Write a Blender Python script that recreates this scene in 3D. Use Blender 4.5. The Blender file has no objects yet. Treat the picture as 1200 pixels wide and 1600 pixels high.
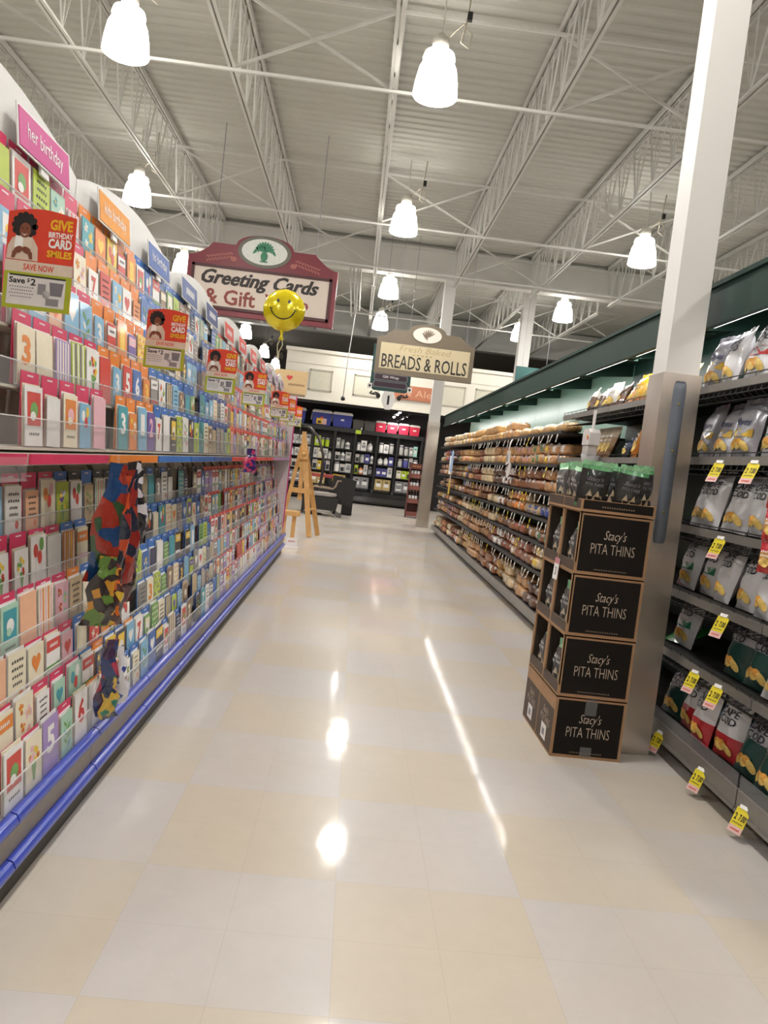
import bpy, bmesh, math, random
from mathutils import Vector, Matrix, noise
PI = math.pi
SC = bpy.context.scene
COL = SC.collection
random.seed(7)

# ------------------------------------------------------------------ camera
CAMH = 1.39
def build_camera():
    F = 1200.0
    r = math.atan(.117)
    cr, sr = math.cos(r), math.sin(r)
    a = -43 * cr + -83 * sr
    b = 43 * sr + -83 * cr
    Y = Vector((a, b, F)).normalized()
    Z = Vector((0, -F, b)).normalized()
    X = Y.cross(Z)
    if X.x < 0: X = -X
    M = Matrix((X, Y, Z))
    cx = M @ Vector((cr, -sr, 0)); cy = -(M @ Vector((sr, cr, 0))); cz = -(M @ Vector((0, 0, 1)))
    cam = bpy.data.cameras.new('camera')
    cam.sensor_fit = 'VERTICAL'; cam.sensor_height = 32; cam.sensor_width = 24; cam.lens = 32 * F / 1600
    cam.clip_start = .05; cam.clip_end = 200
    o = bpy.data.objects.new('camera', cam); COL.objects.link(o)
    mw = Matrix((cx, cy, cz)).transposed().to_4x4(); mw.translation = (0, 0, CAMH)
    o.matrix_world = mw
    SC.camera = o
build_camera()
vs = SC.view_settings
vs.view_transform = 'Standard'; vs.look = 'None'; vs.gamma = 1; vs.use_curve_mapping = False
vs.exposure = EXPO = 0.0
LAMP_POWER = 264.0      # watts of each high bay lamp
SHADE_EMIT = 9.0
TUBE_EMIT = 8.0
w = bpy.data.worlds.new('world'); SC.world = w; w.use_nodes = True
w.node_tree.nodes['Background'].inputs[0].default_value = (.9, .95, 1, 1)
w.node_tree.nodes['Background'].inputs[1].default_value = .03

# ------------------------------------------------------------------ materials
def lin(h):
    h = h.lstrip('#')
    c = [int(h[i:i + 2], 16) / 255 for i in (0, 2, 4)]
    return tuple(x / 12.92 if x <= .04045 else ((x + .055) / 1.055) ** 2.4 for x in c)
_M = {}
def mat(name, hexcol, rough=.5, metal=0., var=.06, scale=30., coat=0., coat_rough=.1, bump=0., bump_scale=None, emit=0., spec=.5):
    if name in _M: return _M[name]
    m = bpy.data.materials.new(name); m.use_nodes = True; _M[name] = m
    nt = m.node_tree; p = nt.nodes['Principled BSDF']
    c = lin(hexcol)
    p.inputs['Roughness'].default_value = rough; p.inputs['Metallic'].default_value = metal
    p.inputs['Specular IOR Level'].default_value = spec
    p.inputs['Coat Weight'].default_value = coat; p.inputs['Coat Roughness'].default_value = coat_rough
    if emit:
        p.inputs['Emission Color'].default_value = (*c, 1); p.inputs['Emission Strength'].default_value = emit
    tc = nt.nodes.new('ShaderNodeTexCoord'); n = nt.nodes.new('ShaderNodeTexNoise')
    n.inputs['Scale'].default_value = scale; n.inputs['Detail'].default_value = 2
    nt.links.new(tc.outputs['Object'], n.inputs['Vector'])
    mx = nt.nodes.new('ShaderNodeMix'); mx.data_type = 'RGBA'
    mx.inputs[6].default_value = (*[x * (1 - 2 * var) for x in c], 1)
    mx.inputs[7].default_value = (*[min(1, x * (1 + 2 * var)) for x in c], 1)
    nt.links.new(n.outputs['Fac'], mx.inputs[0]); nt.links.new(mx.outputs[2], p.inputs['Base Color'])
    if bump:
        bn = nt.nodes.new('ShaderNodeBump'); bn.inputs['Strength'].default_value = bump; bn.inputs['Distance'].default_value = .01
        if bump_scale:
            n2 = nt.nodes.new('ShaderNodeTexNoise'); n2.inputs['Scale'].default_value = bump_scale; n2.inputs['Detail'].default_value = 2
            nt.links.new(tc.outputs['Object'], n2.inputs['Vector']); nt.links.new(n2.outputs['Fac'], bn.inputs['Height'])
        else:
            nt.links.new(n.outputs['Fac'], bn.inputs['Height'])
        nt.links.new(bn.outputs[0], p.inputs['Normal'])
        if coat: nt.links.new(bn.outputs[0], p.inputs['Coat Normal'])
    return m
def clear_mat(name, tint='#ffffff', haze=.10):
    if name in _M: return _M[name]
    m = bpy.data.materials.new(name); m.use_nodes = True; _M[name] = m
    nt = m.node_tree; nt.nodes.remove(nt.nodes['Principled BSDF'])
    out = nt.nodes['Material Output']
    tr = nt.nodes.new('ShaderNodeBsdfTransparent'); tr.inputs[0].default_value = (*lin(tint), 1)
    gl = nt.nodes.new('ShaderNodeBsdfGlossy'); gl.inputs['Roughness'].default_value = .12
    df = nt.nodes.new('ShaderNodeBsdfDiffuse'); df.inputs[0].default_value = (.8, .8, .82, 1)
    fr = nt.nodes.new('ShaderNodeFresnel'); fr.inputs[0].default_value = 1.45
    m1 = nt.nodes.new('ShaderNodeMixShader'); m2 = nt.nodes.new('ShaderNodeMixShader')
    m1.inputs[0].default_value = haze
    nt.links.new(tr.outputs[0], m1.inputs[1]); nt.links.new(df.outputs[0], m1.inputs[2])
    ge = nt.nodes.new('ShaderNodeNewGeometry'); mt = nt.nodes.new('ShaderNodeMath'); mt.operation = 'MULTIPLY_ADD'; mt.inputs[1].default_value = -.5; mt.inputs[2].default_value = .5
    nt.links.new(ge.outputs['Backfacing'], mt.inputs[0])
    mm = nt.nodes.new('ShaderNodeMath'); mm.operation = 'MULTIPLY'; nt.links.new(fr.outputs[0], mm.inputs[0]); nt.links.new(mt.outputs[0], mm.inputs[1])
    nt.links.new(mm.outputs[0], m2.inputs[0]); nt.links.new(m1.outputs[0], m2.inputs[1]); nt.links.new(gl.outputs[0], m2.inputs[2])
    nt.links.new(m2.outputs[0], out.inputs[0])
    return m

def patch_mat(name, cols, scale=14.):
    """glossy printed film in irregular patches of a few colours"""
    if name in _M: return _M[name]
    m = mat(name, cols[0], .25, coat=.7, var=.1, bump=.5, bump_scale=28); nt = m.node_tree
    tc = nt.nodes.new('ShaderNodeTexCoord'); v = nt.nodes.new('ShaderNodeTexVoronoi'); v.inputs['Scale'].default_value = scale
    nt.links.new(tc.outputs['Object'], v.inputs['Vector'])
    sp = nt.nodes.new('ShaderNodeSeparateColor'); nt.links.new(v.outputs['Color'], sp.inputs[0])
    cr = nt.nodes.new('ShaderNodeValToRGB'); cr.color_ramp.interpolation = 'CONSTANT'; el = cr.color_ramp.elements
    while len(el) < len(cols): el.new(.5)
    for i, c in enumerate(cols): el[i].position = i / len(cols); el[i].color = (*lin(c), 1)
    nt.links.new(sp.outputs[0], cr.inputs[0]); nt.links.new(cr.outputs[0], nt.nodes['Principled BSDF'].inputs['Base Color'])
    return m

# ------------------------------------------------------------------ mesh builder
def basis(right, up, org=(0, 0, 0)):
    r = Vector(right).normalized(); u = Vector(up).normalized(); n = r.cross(u)
    m = Matrix((r, u, n)).transposed().to_4x4(); m.translation = Vector(org)
    return m
def face_cam(x, y, z): return basis((1, 0, 0), (0, 0, 1), (x, y, z))      # looks towards -Y
def face_aisle_l(x, y, z): return basis((0, 1, 0), (0, 0, 1), (x, y, z))  # looks towards +X
def face_aisle_r(x, y, z): return basis((0, -1, 0), (0, 0, 1), (x, y, z)) # looks towards -X
_T = {}
def text_mesh(s, bold=0., slant=0.):
    k = (s, bold, slant)
    if k in _T: return _T[k]
    c = bpy.data.curves.new('t', 'FONT'); c.body = s; c.size = 1; c.offset = bold; c.shear = slant
    c.resolution_u = 2; c.align_x = 'LEFT'
    o = bpy.data.objects.new('t', c); COL.objects.link(o)
    dg = bpy.context.evaluated_depsgraph_get()
    me = bpy.data.meshes.new_from_object(o.evaluated_get(dg))
    vs_ = [v.co.copy() for v in me.vertices]; fs = [tuple(p.vertices) for p in me.polygons]
    bpy.data.objects.remove(o); bpy.data.curves.remove(c); bpy.data.meshes.remove(me)
    x0 = min(v.x for v in vs_); x1 = max(v.x for v in vs_); y0 = min(v.y for v in vs_); y1 = max(v.y for v in vs_)
    vs_ = [((v.x - (x0 + x1) / 2) / (x1 - x0), (v.y - (y0 + y1) / 2) / (y1 - y0)) for v in vs_]
    _T[k] = (vs_, fs); return _T[k]
class MB:
    def __init__(s): s.bm = bmesh.new(); s.mats = []
    def mi(s, m):
        if m not in s.mats: s.mats.append(m)
        return s.mats.index(m)
    def faces(s, vs_, fs, m, smooth=False):
        k = s.mi(m); vv = [s.bm.verts.new(v) for v in vs_]; out = []
        for f in fs:
            try: fc = s.bm.faces.new([vv[i] for i in f])
            except ValueError: continue
            fc.material_index = k; fc.smooth = smooth; out.append(fc)
        return out
    def box(s, x0, x1, y0, y1, z0, z1, m, M=None):
        v = [Vector((x, y, z)) for x in (x0, x1) for y in (y0, y1) for z in (z0, z1)]
        if M: v = [M @ p for p in v]
        f = [(0, 1, 3, 2), (4, 6, 7, 5), (0, 4, 5, 1), (2, 3, 7, 6), (0, 2, 6, 4), (1, 5, 7, 3)]
        if M and M.determinant() < 0: f = [t[::-1] for t in f]
        s.faces(v, f, m); return s
    def tube(s, pts, r, m, seg=8, closed=False, caps=True, flat=None):
        pts = [Vector(p) for p in pts]; n = len(pts); rings = []
        rr = r if isinstance(r, (list, tuple)) else [r] * n
        ref = None
        for i, p in enumerate(pts):
            if closed: t = pts[(i + 1) % n] - pts[i - 1]
            else: t = pts[min(i + 1, n - 1)] - pts[max(i - 1, 0)]
            t.normalize()
            if ref is None or abs(ref.dot(t)) > .98:
                ref = Vector((0, 0, 1)) if abs(t.z) < .9 else Vector((1, 0, 0))
            a = t.cross(ref).normalized(); b = a.cross(t).normalized(); ref = b
            rings.append([p + (a * math.cos(q) + b * math.sin(q) * (flat or 1)) * rr[i] for q in [2 * PI * j / seg for j in range(seg)]])
        v = [q for R in rings for q in R]; f = []
        for i in range(n if closed else n - 1):
            for j in range(seg):
                a0 = i * seg + j; a1 = i * seg + (j + 1) % seg; b0 = ((i + 1) % n) * seg + j; b1 = ((i + 1) % n) * seg + (j + 1) % seg
                f.append((a0, b0, b1, a1))
        if caps and not closed: f += [tuple(range(seg)), tuple(range((n - 1) * seg, n * seg))[::-1]]
        s.faces(v, f, m, seg > 5); return s
    def bar(s, p0, p1, wd, th, m, up=(0, 0, 1)):
        p0 = Vector(p0); p1 = Vector(p1); t = (p1 - p0); L = t.length; t.normalize()
        u = Vector(up)
        if abs(u.dot(t)) > .95: u = Vector((0, 1, 0))
        a = t.cross(u).normalized(); b = a.cross(t)
        M = Matrix((t, a, b)).transposed().to_4x4(); M.translation = p0
        if M.determinant() < 0: M = M @ Matrix.Scale(-1, 4, (0, 1, 0))
        return s.box(0, L, -wd / 2, wd / 2, -th / 2, th / 2, m, M)
    def lathe(s, prof, m, seg=20, M=None, smooth=True, caps=True):
        v = []; n = len(prof)
        for r, z in prof:
            for j in range(seg):
                q = 2 * PI * j / seg; v.append(Vector((r * math.cos(q), r * math.sin(q), z)))
        if M: v = [M @ p for p in v]
        f = [(i * seg + j, i * seg + (j + 1) % seg, (i + 1) * seg + (j + 1) % seg, (i + 1) * seg + j) for i in range(n - 1) for j in range(seg)]
        if caps: f += [tuple(range(seg))[::-1], tuple(range((n - 1) * seg, n * seg))]
        s.faces(v, f, m, smooth); return s
    def prism(s, poly, d0, d1, m, M=None):
        n = len(poly)
        v = [Vector((x, y, d0)) for x, y in poly] + [Vector((x, y, d1)) for x, y in poly]
        if M: v = [M @ p for p in v]
        f = [tuple(range(n))[::-1], tuple(range(n, 2 * n))] + [(i, (i + 1) % n, n + (i + 1) % n, n + i) for i in range(n)]
        s.faces(v, f, m); return s
    def flat(s, poly, d, m, M=None, surf=None):
        v = [Vector((x, y, d + (surf(x, y) if surf else 0))) for x, y in poly]
        if M: v = [M @ p for p in v]
        s.faces(v, [tuple(range(len(poly)))], m); return s
    def disc(s, cx, cy, rx, ry, d, m, M=None, seg=14, surf=None, a0=0., a1=2 * PI, rot=0.):
        full = abs(a1 - a0 - 2 * PI) < 1e-6; v = [(cx, cy)]; f = []
        R = 3 if surf else 1
        for k in range(1, R + 1):
            for j in range(seg + (0 if full else 1)):
                q = a0 + (a1 - a0) * j / seg; x = rx * math.cos(q) * k / R; y = ry * math.sin(q) * k / R
                v.append((cx + x * math.cos(rot) - y * math.sin(rot), cy + x * math.sin(rot) + y * math.cos(rot)))
        n = seg if full else seg + 1
        for k in range(R):
            for j in range(seg):
                a = 1 + k * n + j; b = 1 + k * n + (j + 1) % n
                if k == 0: f.append((0, a, b))
                else: f.append((a - n, a, b, b - n))
        vv = [Vector((x, y, d + (surf(x, y) if surf else 0))) for x, y in v]
        if M: vv = [M @ p for p in vv]
        s.faces(vv, f, m); return s
    def text(s, t, M, wd, ht, m, bold=0., slant=0., d=0., surf=None, cx=0., cy=0., depth=0.):
        v, f = text_mesh(t, bold, slant)
        vv = []
        for x, y in v:
            X = cx + x * wd; Y = cy + y * ht; vv.append(M @ Vector((X, Y, d + depth + (surf(X, Y) if surf else 0))))
        s.faces(vv, f, m)
        if depth:   # raised letters: side walls from the outline edges
            cnt = {}
            for q in f:
                for i in range(len(q)):
                    e = (q[i], q[(i + 1) % len(q)]); cnt[e] = 1
            for (a, b) in cnt:
                if (b, a) not in cnt:
                    lo = [M @ Vector((cx + v[i][0] * wd, cy + v[i][1] * ht, d)) for i in (a, b)]
                    s.faces([vv[a], lo[0], lo[1], vv[b]], [(0, 1, 2, 3)], m)
        return s
    def done(s, name, parent=None, loc=None, M=None, weld=False):
        if weld: bmesh.ops.remove_doubles(s.bm, verts=s.bm.verts, dist=1e-5)
        me = bpy.data.meshes.new(name); s.bm.to_mesh(me); s.bm.free()
        for m in s.mats: me.materials.append(m)
        o = bpy.data.objects.new(name, me); COL.objects.link(o)
        if parent: o.parent = parent
        if loc: o.location = loc
        if M: o.matrix_local = M
        return o
def empty(name, loc=(0, 0, 0), M=None):
    o = bpy.data.objects.new(name, None); COL.objects.link(o); o.empty_display_size = .05
    if M: o.matrix_world = M
    else: o.location = loc
    return o
def tag(o, label=None, cat=None, group=None, kind=None):
    if label: o['label'] = label
    if cat: o['category'] = cat
    if group: o['group'] = group
    if kind: o['kind'] = kind
    return o
def thing(name, label, cat, loc=(0, 0, 0), group=None, M=None):
    return tag(empty(name, loc, M), label, cat, group)
def dup(root, M=None, loc=None, label=None, group=None, kids=True):
    r = root.copy(); COL.objects.link(r)
    if M: r.matrix_world = M
    if loc: r.location = loc
    if label: r['label'] = label
    if group: r['group'] = group
    if kids:
        for ch in list(root.children):
            c = ch.copy(); COL.objects.link(c); c.parent = r
            for g in ch.children:
                d = g.copy(); COL.objects.link(d); d.parent = c
    return r
ONES = 'first second third fourth fifth sixth seventh eighth ninth tenth eleventh twelfth thirteenth fourteenth fifteenth sixteenth seventeenth eighteenth nineteenth'.split()
def nth(i):
    if i <= 19: return ONES[i - 1]
    t = i // 10; u = i % 10
    return ({2: 'twentieth', 3: 'thirtieth', 4: 'fortieth', 5: 'fiftieth'}[t] if u == 0 else {2: 'twenty', 3: 'thirty', 4: 'forty', 5: 'fifty'}[t] + '-' + ONES[u - 1])
# ------------------------------------------------------------------ the setting
def floor_mat():
    m = bpy.data.materials.new('polished_vinyl_tile'); m.use_nodes = True; nt = m.node_tree; L = nt.links; p = nt.nodes['Principled BSDF']
    tc = nt.nodes.new('ShaderNodeTexCoord'); mp = nt.nodes.new('ShaderNodeMapping')
    mp.inputs['Location'].default_value = (.53 + .62 * 40, -1.83 + .62 * 40, .31)
    L.new(tc.outputs['Object'], mp.inputs['Vector'])
    ck = nt.nodes.new('ShaderNodeTexChecker'); ck.inputs['Scale'].default_value = 1 / .62
    ck.inputs['Color1'].default_value = (*lin('#d1c6b5'), 1); ck.inputs['Color2'].default_value = (*lin('#cfc9c5'), 1)
    L.new(mp.outputs[0], ck.inputs['Vector'])
    n = nt.nodes.new('ShaderNodeTexNoise'); n.inputs['Scale'].default_value = 9; n.inputs['Detail'].default_value = 6; n.inputs['Roughness'].default_value = .75
    L.new(tc.outputs['Object'], n.inputs['Vector'])
    n3 = nt.nodes.new('ShaderNodeTexNoise'); n3.inputs['Scale'].default_value = 1.1; n3.inputs['Detail'].default_value = 1
    L.new(tc.outputs['Object'], n3.inputs['Vector'])
    mx = nt.nodes.new('ShaderNodeMix'); mx.data_type = 'RGBA'; mx.inputs[7].default_value = (*lin('#cfc7bd'), 1)
    r0 = nt.nodes.new('ShaderNodeMapRange'); r0.inputs[1].default_value = .4; r0.inputs[2].default_value = .7; r0.inputs[3].default_value = .0; r0.inputs[4].default_value = .75
    L.new(n3.outputs['Fac'], r0.inputs[0]); L.new(r0.outputs[0], mx.inputs[0]); L.new(ck.outputs['Color'], mx.inputs[6])
    hs = nt.nodes.new('ShaderNodeHueSaturation'); L.new(mx.outputs[2], hs.inputs['Color'])
    r1 = nt.nodes.new('ShaderNodeMapRange'); r1.inputs[3].default_value = .92; r1.inputs[4].default_value = 1.06
    L.new(n.outputs['Fac'], r1.inputs[0]); L.new(r1.outputs[0], hs.inputs['Value'])
    br = nt.nodes.new('ShaderNodeTexBrick'); br.offset = 0; br.inputs['Scale'].default_value = 1
    br.inputs['Brick Width'].default_value = .31; br.inputs['Row Height'].default_value = .31; br.inputs['Mortar Size'].default_value = .0012
    br.inputs['Color1'].default_value = (1, 1, 1, 1); br.inputs['Color2'].default_value = (1, 1, 1, 1); br.inputs['Mortar'].default_value = (.90, .885, .87, 1)
    L.new(mp.outputs[0], br.inputs['Vector'])
    mu = nt.nodes.new('ShaderNodeMix'); mu.data_type = 'RGBA'; mu.blend_type = 'MULTIPLY'; mu.inputs[0].default_value = 1
    L.new(hs.outputs[0], mu.inputs[6]); L.new(br.outputs['Color'], mu.inputs[7]); L.new(mu.outputs[2], p.inputs['Base Color'])
    p.inputs['Roughness'].default_value = .34; p.inputs['Specular IOR Level'].default_value = .22
    p.inputs['Coat Weight'].default_value = .36; p.inputs['Coat Roughness'].default_value = .075
    n4 = nt.nodes.new('ShaderNodeTexNoise'); n4.inputs['Scale'].default_value = 5
    L.new(tc.outputs['Object'], n4.inputs['Vector'])
    bn = nt.nodes.new('ShaderNodeBump'); bn.inputs['Strength'].default_value = .04; bn.inputs['Distance'].default_value = .02
    L.new(n4.outputs['Fac'], bn.inputs['Height']); L.new(bn.outputs[0], p.inputs['Coat Normal'])
    return m
def struct(name, mb): return tag(mb.done(name), kind='structure')
WHITE = mat('white_painted_steel', '#cdccc6', .5, var=.03, scale=3)
DECK = mat('white_roof_deck', '#bdbdb5', .6, var=.04, scale=1.5)
CREAM = mat('cream_wall_paint', '#d8d3c6', .6, var=.02, scale=2)
DARKW = mat('black_wall_paint', '#1b1817', .7)
GREYW = mat('grey_wall_paint', '#4a4743', .8)
b = MB(); b.box(-13, 13, -7, 40, -.1, 0, floor_mat()); struct('floor', b)
# corrugated roof deck, ribs across the aisle
b = MB(); P = []; y = -7.
while y < 26.2:
    P += [(y, 6.36), (y + .075, 6.36), (y + .10, 6.382), (y + .165, 6.382)]; y += .19
P += [(y, 6.36)]
vs_ = [(x, yy, zz) for yy, zz in P for x in (-13, 13)]
b.faces(vs_, [(2 * i, 2 * i + 1, 2 * i + 3, 2 * i + 2) for i in range(len(P) - 1)], DECK)
b.box(-13, 13, -7, 26.2, 6.42, 6.5, DECK); struct('ceiling', b)
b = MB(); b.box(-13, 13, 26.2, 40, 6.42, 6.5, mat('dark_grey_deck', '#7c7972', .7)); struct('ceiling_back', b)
b = MB(); b.box(-13.2, -13, -7, 40, 0, 6.5, GREYW); struct('wall_left', b)
b = MB(); b.box(13, 13.2, -7, 40, 0, 6.5, GREYW); struct('wall_right', b)
b = MB(); b.box(-13, 13, -7.2, -7, 0, 6.5, CREAM); struct('wall_front', b)
b = MB(); b.box(-13, 13, 40, 40.2, 0, 6.5, GREYW); struct('wall_back', b)
b = MB(); b.box(-13, 13, 17.55, 17.75, 5.68, 6.2, WHITE); b.box(-13, 13, 17.5, 17.8, 5.62, 5.68, WHITE); b.box(-13, 13, 17.5, 17.8, 6.2, 6.26, WHITE); struct('trim_1', b)
b = MB(); b.box(-13, 13, 25.6, 25.8, 5.45, 6.3, WHITE); b.box(-13, 13, 25.5, 25.9, 5.4, 5.46, WHITE); struct('trim_2', b)
# cream soffit wall over the back department with framed panels
b = MB(); SY = 23.0
b.box(-2.38, 9, SY, SY + .3, 2.97, 4.36, CREAM); b.box(-2.42, 9, SY - .06, SY + .3, 4.36, 4.46, CREAM); b.box(-2.40, 9, SY - .03, SY + .3, 2.97, 3.03, CREAM)
b.box(-2.38, 9, SY - .02, SY + .3, 4.02, 4.06, CREAM)
FRM = mat('grey_panel_moulding', '#a9a595', .6)
for x0, x1 in ((-1.65, -.97), (-.33, .45), (2.25, 3.0), (3.3, 4.0)):
    for q in ((x0, x1, 3.84, 3.88), (x0, x1, 3.26, 3.30), (x0, x0 + .035, 3.26, 3.88), (x1 - .035, x1, 3.26, 3.88)):
        b.box(q[0], q[1], SY - .025, SY, q[2], q[3], FRM)
    b.box(x0 + .035, x1 - .035, SY - .008, SY, 3.30, 3.84, mat('pale_panel_paint', '#c3bfae', .6))
struct('wall_soffit', b)
b = MB(); b.box(-8, 6, 24.75, 24.85, 0, 3.0, DARKW); struct('wall_department', b)
b = MB(); b.box(-8, 6, SY + .3, 24.9, 3.3, 3.36, DARKW); struct('ceiling_department', b)

# ------------------------------------------------------------------ roof steel
def joist(x, y0, y1, label):
    o = thing('steel_joist', label, 'roof joist', (x, y0, 0), 'white open web joists under the roof deck')
    L = y1 - y0; zb, zt = 5.40, 6.28
    b = MB()
    for s in (-1, 1): b.box(s * .028 - .018, s * .028 + .018, 0, L, zt, zt + .055, WHITE); b.box(s * .045 - .006, s * .045 + .006, 0, L, zt - .03, zt + .02, WHITE)
    b.done('top_chord', o)
    b = MB()
    for s in (-1, 1): b.box(s * .026 - .016, s * .026 + .016, .3, L - .25, zb - .008, zb, WHITE); b.box(s * .012 - .004, s * .012 + .004, .3, L - .25, zb, zb + .05, WHITE)
    b.done('bottom_chord', o)
    b = MB(); pts = []; n = max(2, int(L / .62)); st = L / n
    for i in range(n):
        pts += [(0, i * st, zt), (0, (i + .5) * st, zb + .02)]
    pts.append((0, L, zt))
    b.tube(pts, .012, WHITE, 5)
    for i in range(n): b.tube([(0, (i + .5) * st, zb + .02), (0, (i + .5) * st + .04, zt)], .010, WHITE, 5)
    b.done('web', o)
JX = [-7.06, -5.29, -3.52, -1.80, -.06, 1.72, 3.45, 5.2, 6.95]
JN = ['farthest left', 'second from left', 'third from left', 'left of the smiley balloon', 'over the aisle centre', 'right of the aisle centre', 'third from right', 'second from right', 'farthest right']
for x, nm in zip(JX, JN):
    joist(x, 3.0, 17.5, f'white open web roof joist, {nm}, in front of the cross beam')
    if x < 6: joist(x, 17.75, 25.6, f'white open web roof joist, {nm}, beyond the cross beam')
# bridging bars and X braces between joists
k = 0
for y in (8.6, 13.3, 16.2, 21.5):
    k += 1
    o = thing('bridging_bar', f'thin white bridging bar across the joists, {nth(k)} from the camera', 'brace', (0, y, 0), 'bridging bars')
    b = MB(); b.box(-7.06, 6.95, -.016, .016, 5.36, 5.39, WHITE); b.done('lower_bar', o)
    b = MB(); b.box(-7.06, 6.95, -.016, .016, 6.2, 6.23, WHITE); b.done('upper_bar', o)
    for i in range(len(JX) - 1):
        if (i + k) % 2 and k < 4: continue
        b = MB(); b.bar((JX[i], 0, 5.40), (JX[i + 1], 0, 6.22), .028, .028, WHITE, (0, 1, 0)); b.bar((JX[i], .035, 6.22), (JX[i + 1], .035, 5.40), .028, .028, WHITE, (0, 1, 0)); b.done('cross_brace', o)
# ------------------------------------------------------------------ high bay lamps
SHADE = mat('glowing_lamp_shade', '#fffaf2', .4, emit=SHADE_EMIT)
BALL = mat('lamp_ballast_white', '#d0ccc2', .5)
BLK = mat('black_plastic', '#17171a', .45)
CORD = mat('beige_cord', '#b9b2a0', .6)
def make_lamp(loc, label, group):
    o = thing('ceiling_lamp', label, 'lamp', loc, group)
    b = MB(); prof = [(.10, .24), (.15, .22), (.165, .17), (.155, .14), (.19, .07), (.215, -.06), (.228, -.19), (.22, -.20), (.205, -.06), (.15, .12), (.09, .2)]
    b.lathe(prof, SHADE, 28, caps=False); b.done('shade', o)
    b = MB(); b.lathe([(.06, .23), (.085, .25), (.085, .36), (.05, .40), (.03, .42)], BALL, 16); b.done('ballast', o)
    b = MB(); b.tube([(0, 0, .41), (.01, 0, .6), (0, 0, .97)], .008, BALL, 6); b.done('hanger', o)
    b = MB(); b.tube([(.06, 0, .38), (.2, .02, .55), (.3, 0, .45), (.28, -.02, .3), (.2, 0, .36), (.24, .02, .6), (.26, 0, .97)], .009, CORD, 6); b.done('cord', o)
    b = MB(); b.box(.235, .285, -.025, .025, .58, .66, BLK); b.done('plug', o)
    l = bpy.data.lights.new('lamp_light', 'POINT'); l.energy = LAMP_POWER; l.color = (1, .975, .935); l.shadow_soft_size = .19
    lo = bpy.data.objects.new('lamp_light', l); COL.objects.link(lo); lo.parent = o; lo.location = (0, 0, -.12)
    return o
LG = 'white glowing bell lamps on the ceiling'
lamps = [((.37, 8.0, 5.3), 'glowing bell lamp, largest of the column over the aisle centre'), ((.335, 12.7, 5.3), 'glowing bell lamp over the aisle, second from the camera, by a white brace'),
  ((.295, 17.6, 5.28), 'glowing bell lamp over the aisle, third from the camera, right of the conduits'), ((.24, 21.9, 5.28), 'smallest glowing bell lamp over the aisle, just above the bread sign'),
  ((-2.73, 8.0, 5.3), 'large glowing bell lamp in the top left corner of the photo'), ((-4.03, 12.97, 5.3), 'glowing bell lamp above the kids birthday header, on the left'),
  ((-4.35, 17.7, 5.25), 'glowing bell lamp touching the left end of the greeting cards sign'), ((4.3, 12.75, 5.3), 'glowing bell lamp just left of the big white column'),
  ((4.36, 17.86, 5.3), 'glowing bell lamp on the right, second left of the big white column'), ((4.03, 21.1, 5.3), 'farthest glowing bell lamp on the right, just above the green canopy'),
  ((-4.2, 26.4, 5.2), 'far glowing bell lamp just below the greeting cards sign, left of the balloon'), ((-4.15, 31.2, 5.2), 'far glowing bell lamp left of the balloon ribbon, above the last red headers'), ((-4.15, 35.4, 5.2), 'farthest glowing bell lamp, just above the tan department sign')]
for loc, lb in lamps: make_lamp(loc, lb, LG)
for loc in ((.35, 3.4, 5.3), (-3.9, 3.4, 5.3), (4.2, 3.4, 5.3), (.35, -1.3, 5.3), (-3.9, -1.3, 5.3), (4.2, -1.3, 5.3), (8.4, 8, 5.3), (-8, 8, 5.3), (8.4, 3.4, 5.3), (-8, 3.4, 5.3), (8.4, 13, 5.3), (-8, 13, 5.3)):
    make_lamp(loc, 'ceiling lamp of the same bell shape, outside the picture', 'lamps outside the picture')
# conduits and the hanging cable
for i, x in enumerate((-.62, -.54, -.44, -.38)):
    b = MB(); b.tube([(x, 17.56, 5.62), (x + (.14 if i < 2 else .06), 17.56, 4.55 + .05 * i)], .018, WHITE, 8)
    tag(b.done('conduit_pipe'), f'white vertical conduit pipe under the cross beam, {nth(i + 1)} from left', 'pipe', 'conduit pipes')
o = thing('hanging_cable', 'thin white hanging cable with a black plug end', 'cable', (-.46, 17.56, 2.68))
b = MB(); b.tube([(.0, 0, 0.05), (.01, 0, .8), (.06, 0, 1.9), (.07, 0, 2.99)], .012, WHITE, 6); b.done('cord', o)
b = MB(); b.lathe([(.02, .08), (.045, .05), (.05, 0), (.02, -.02)], BLK, 10); b.done('plug', o)

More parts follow.
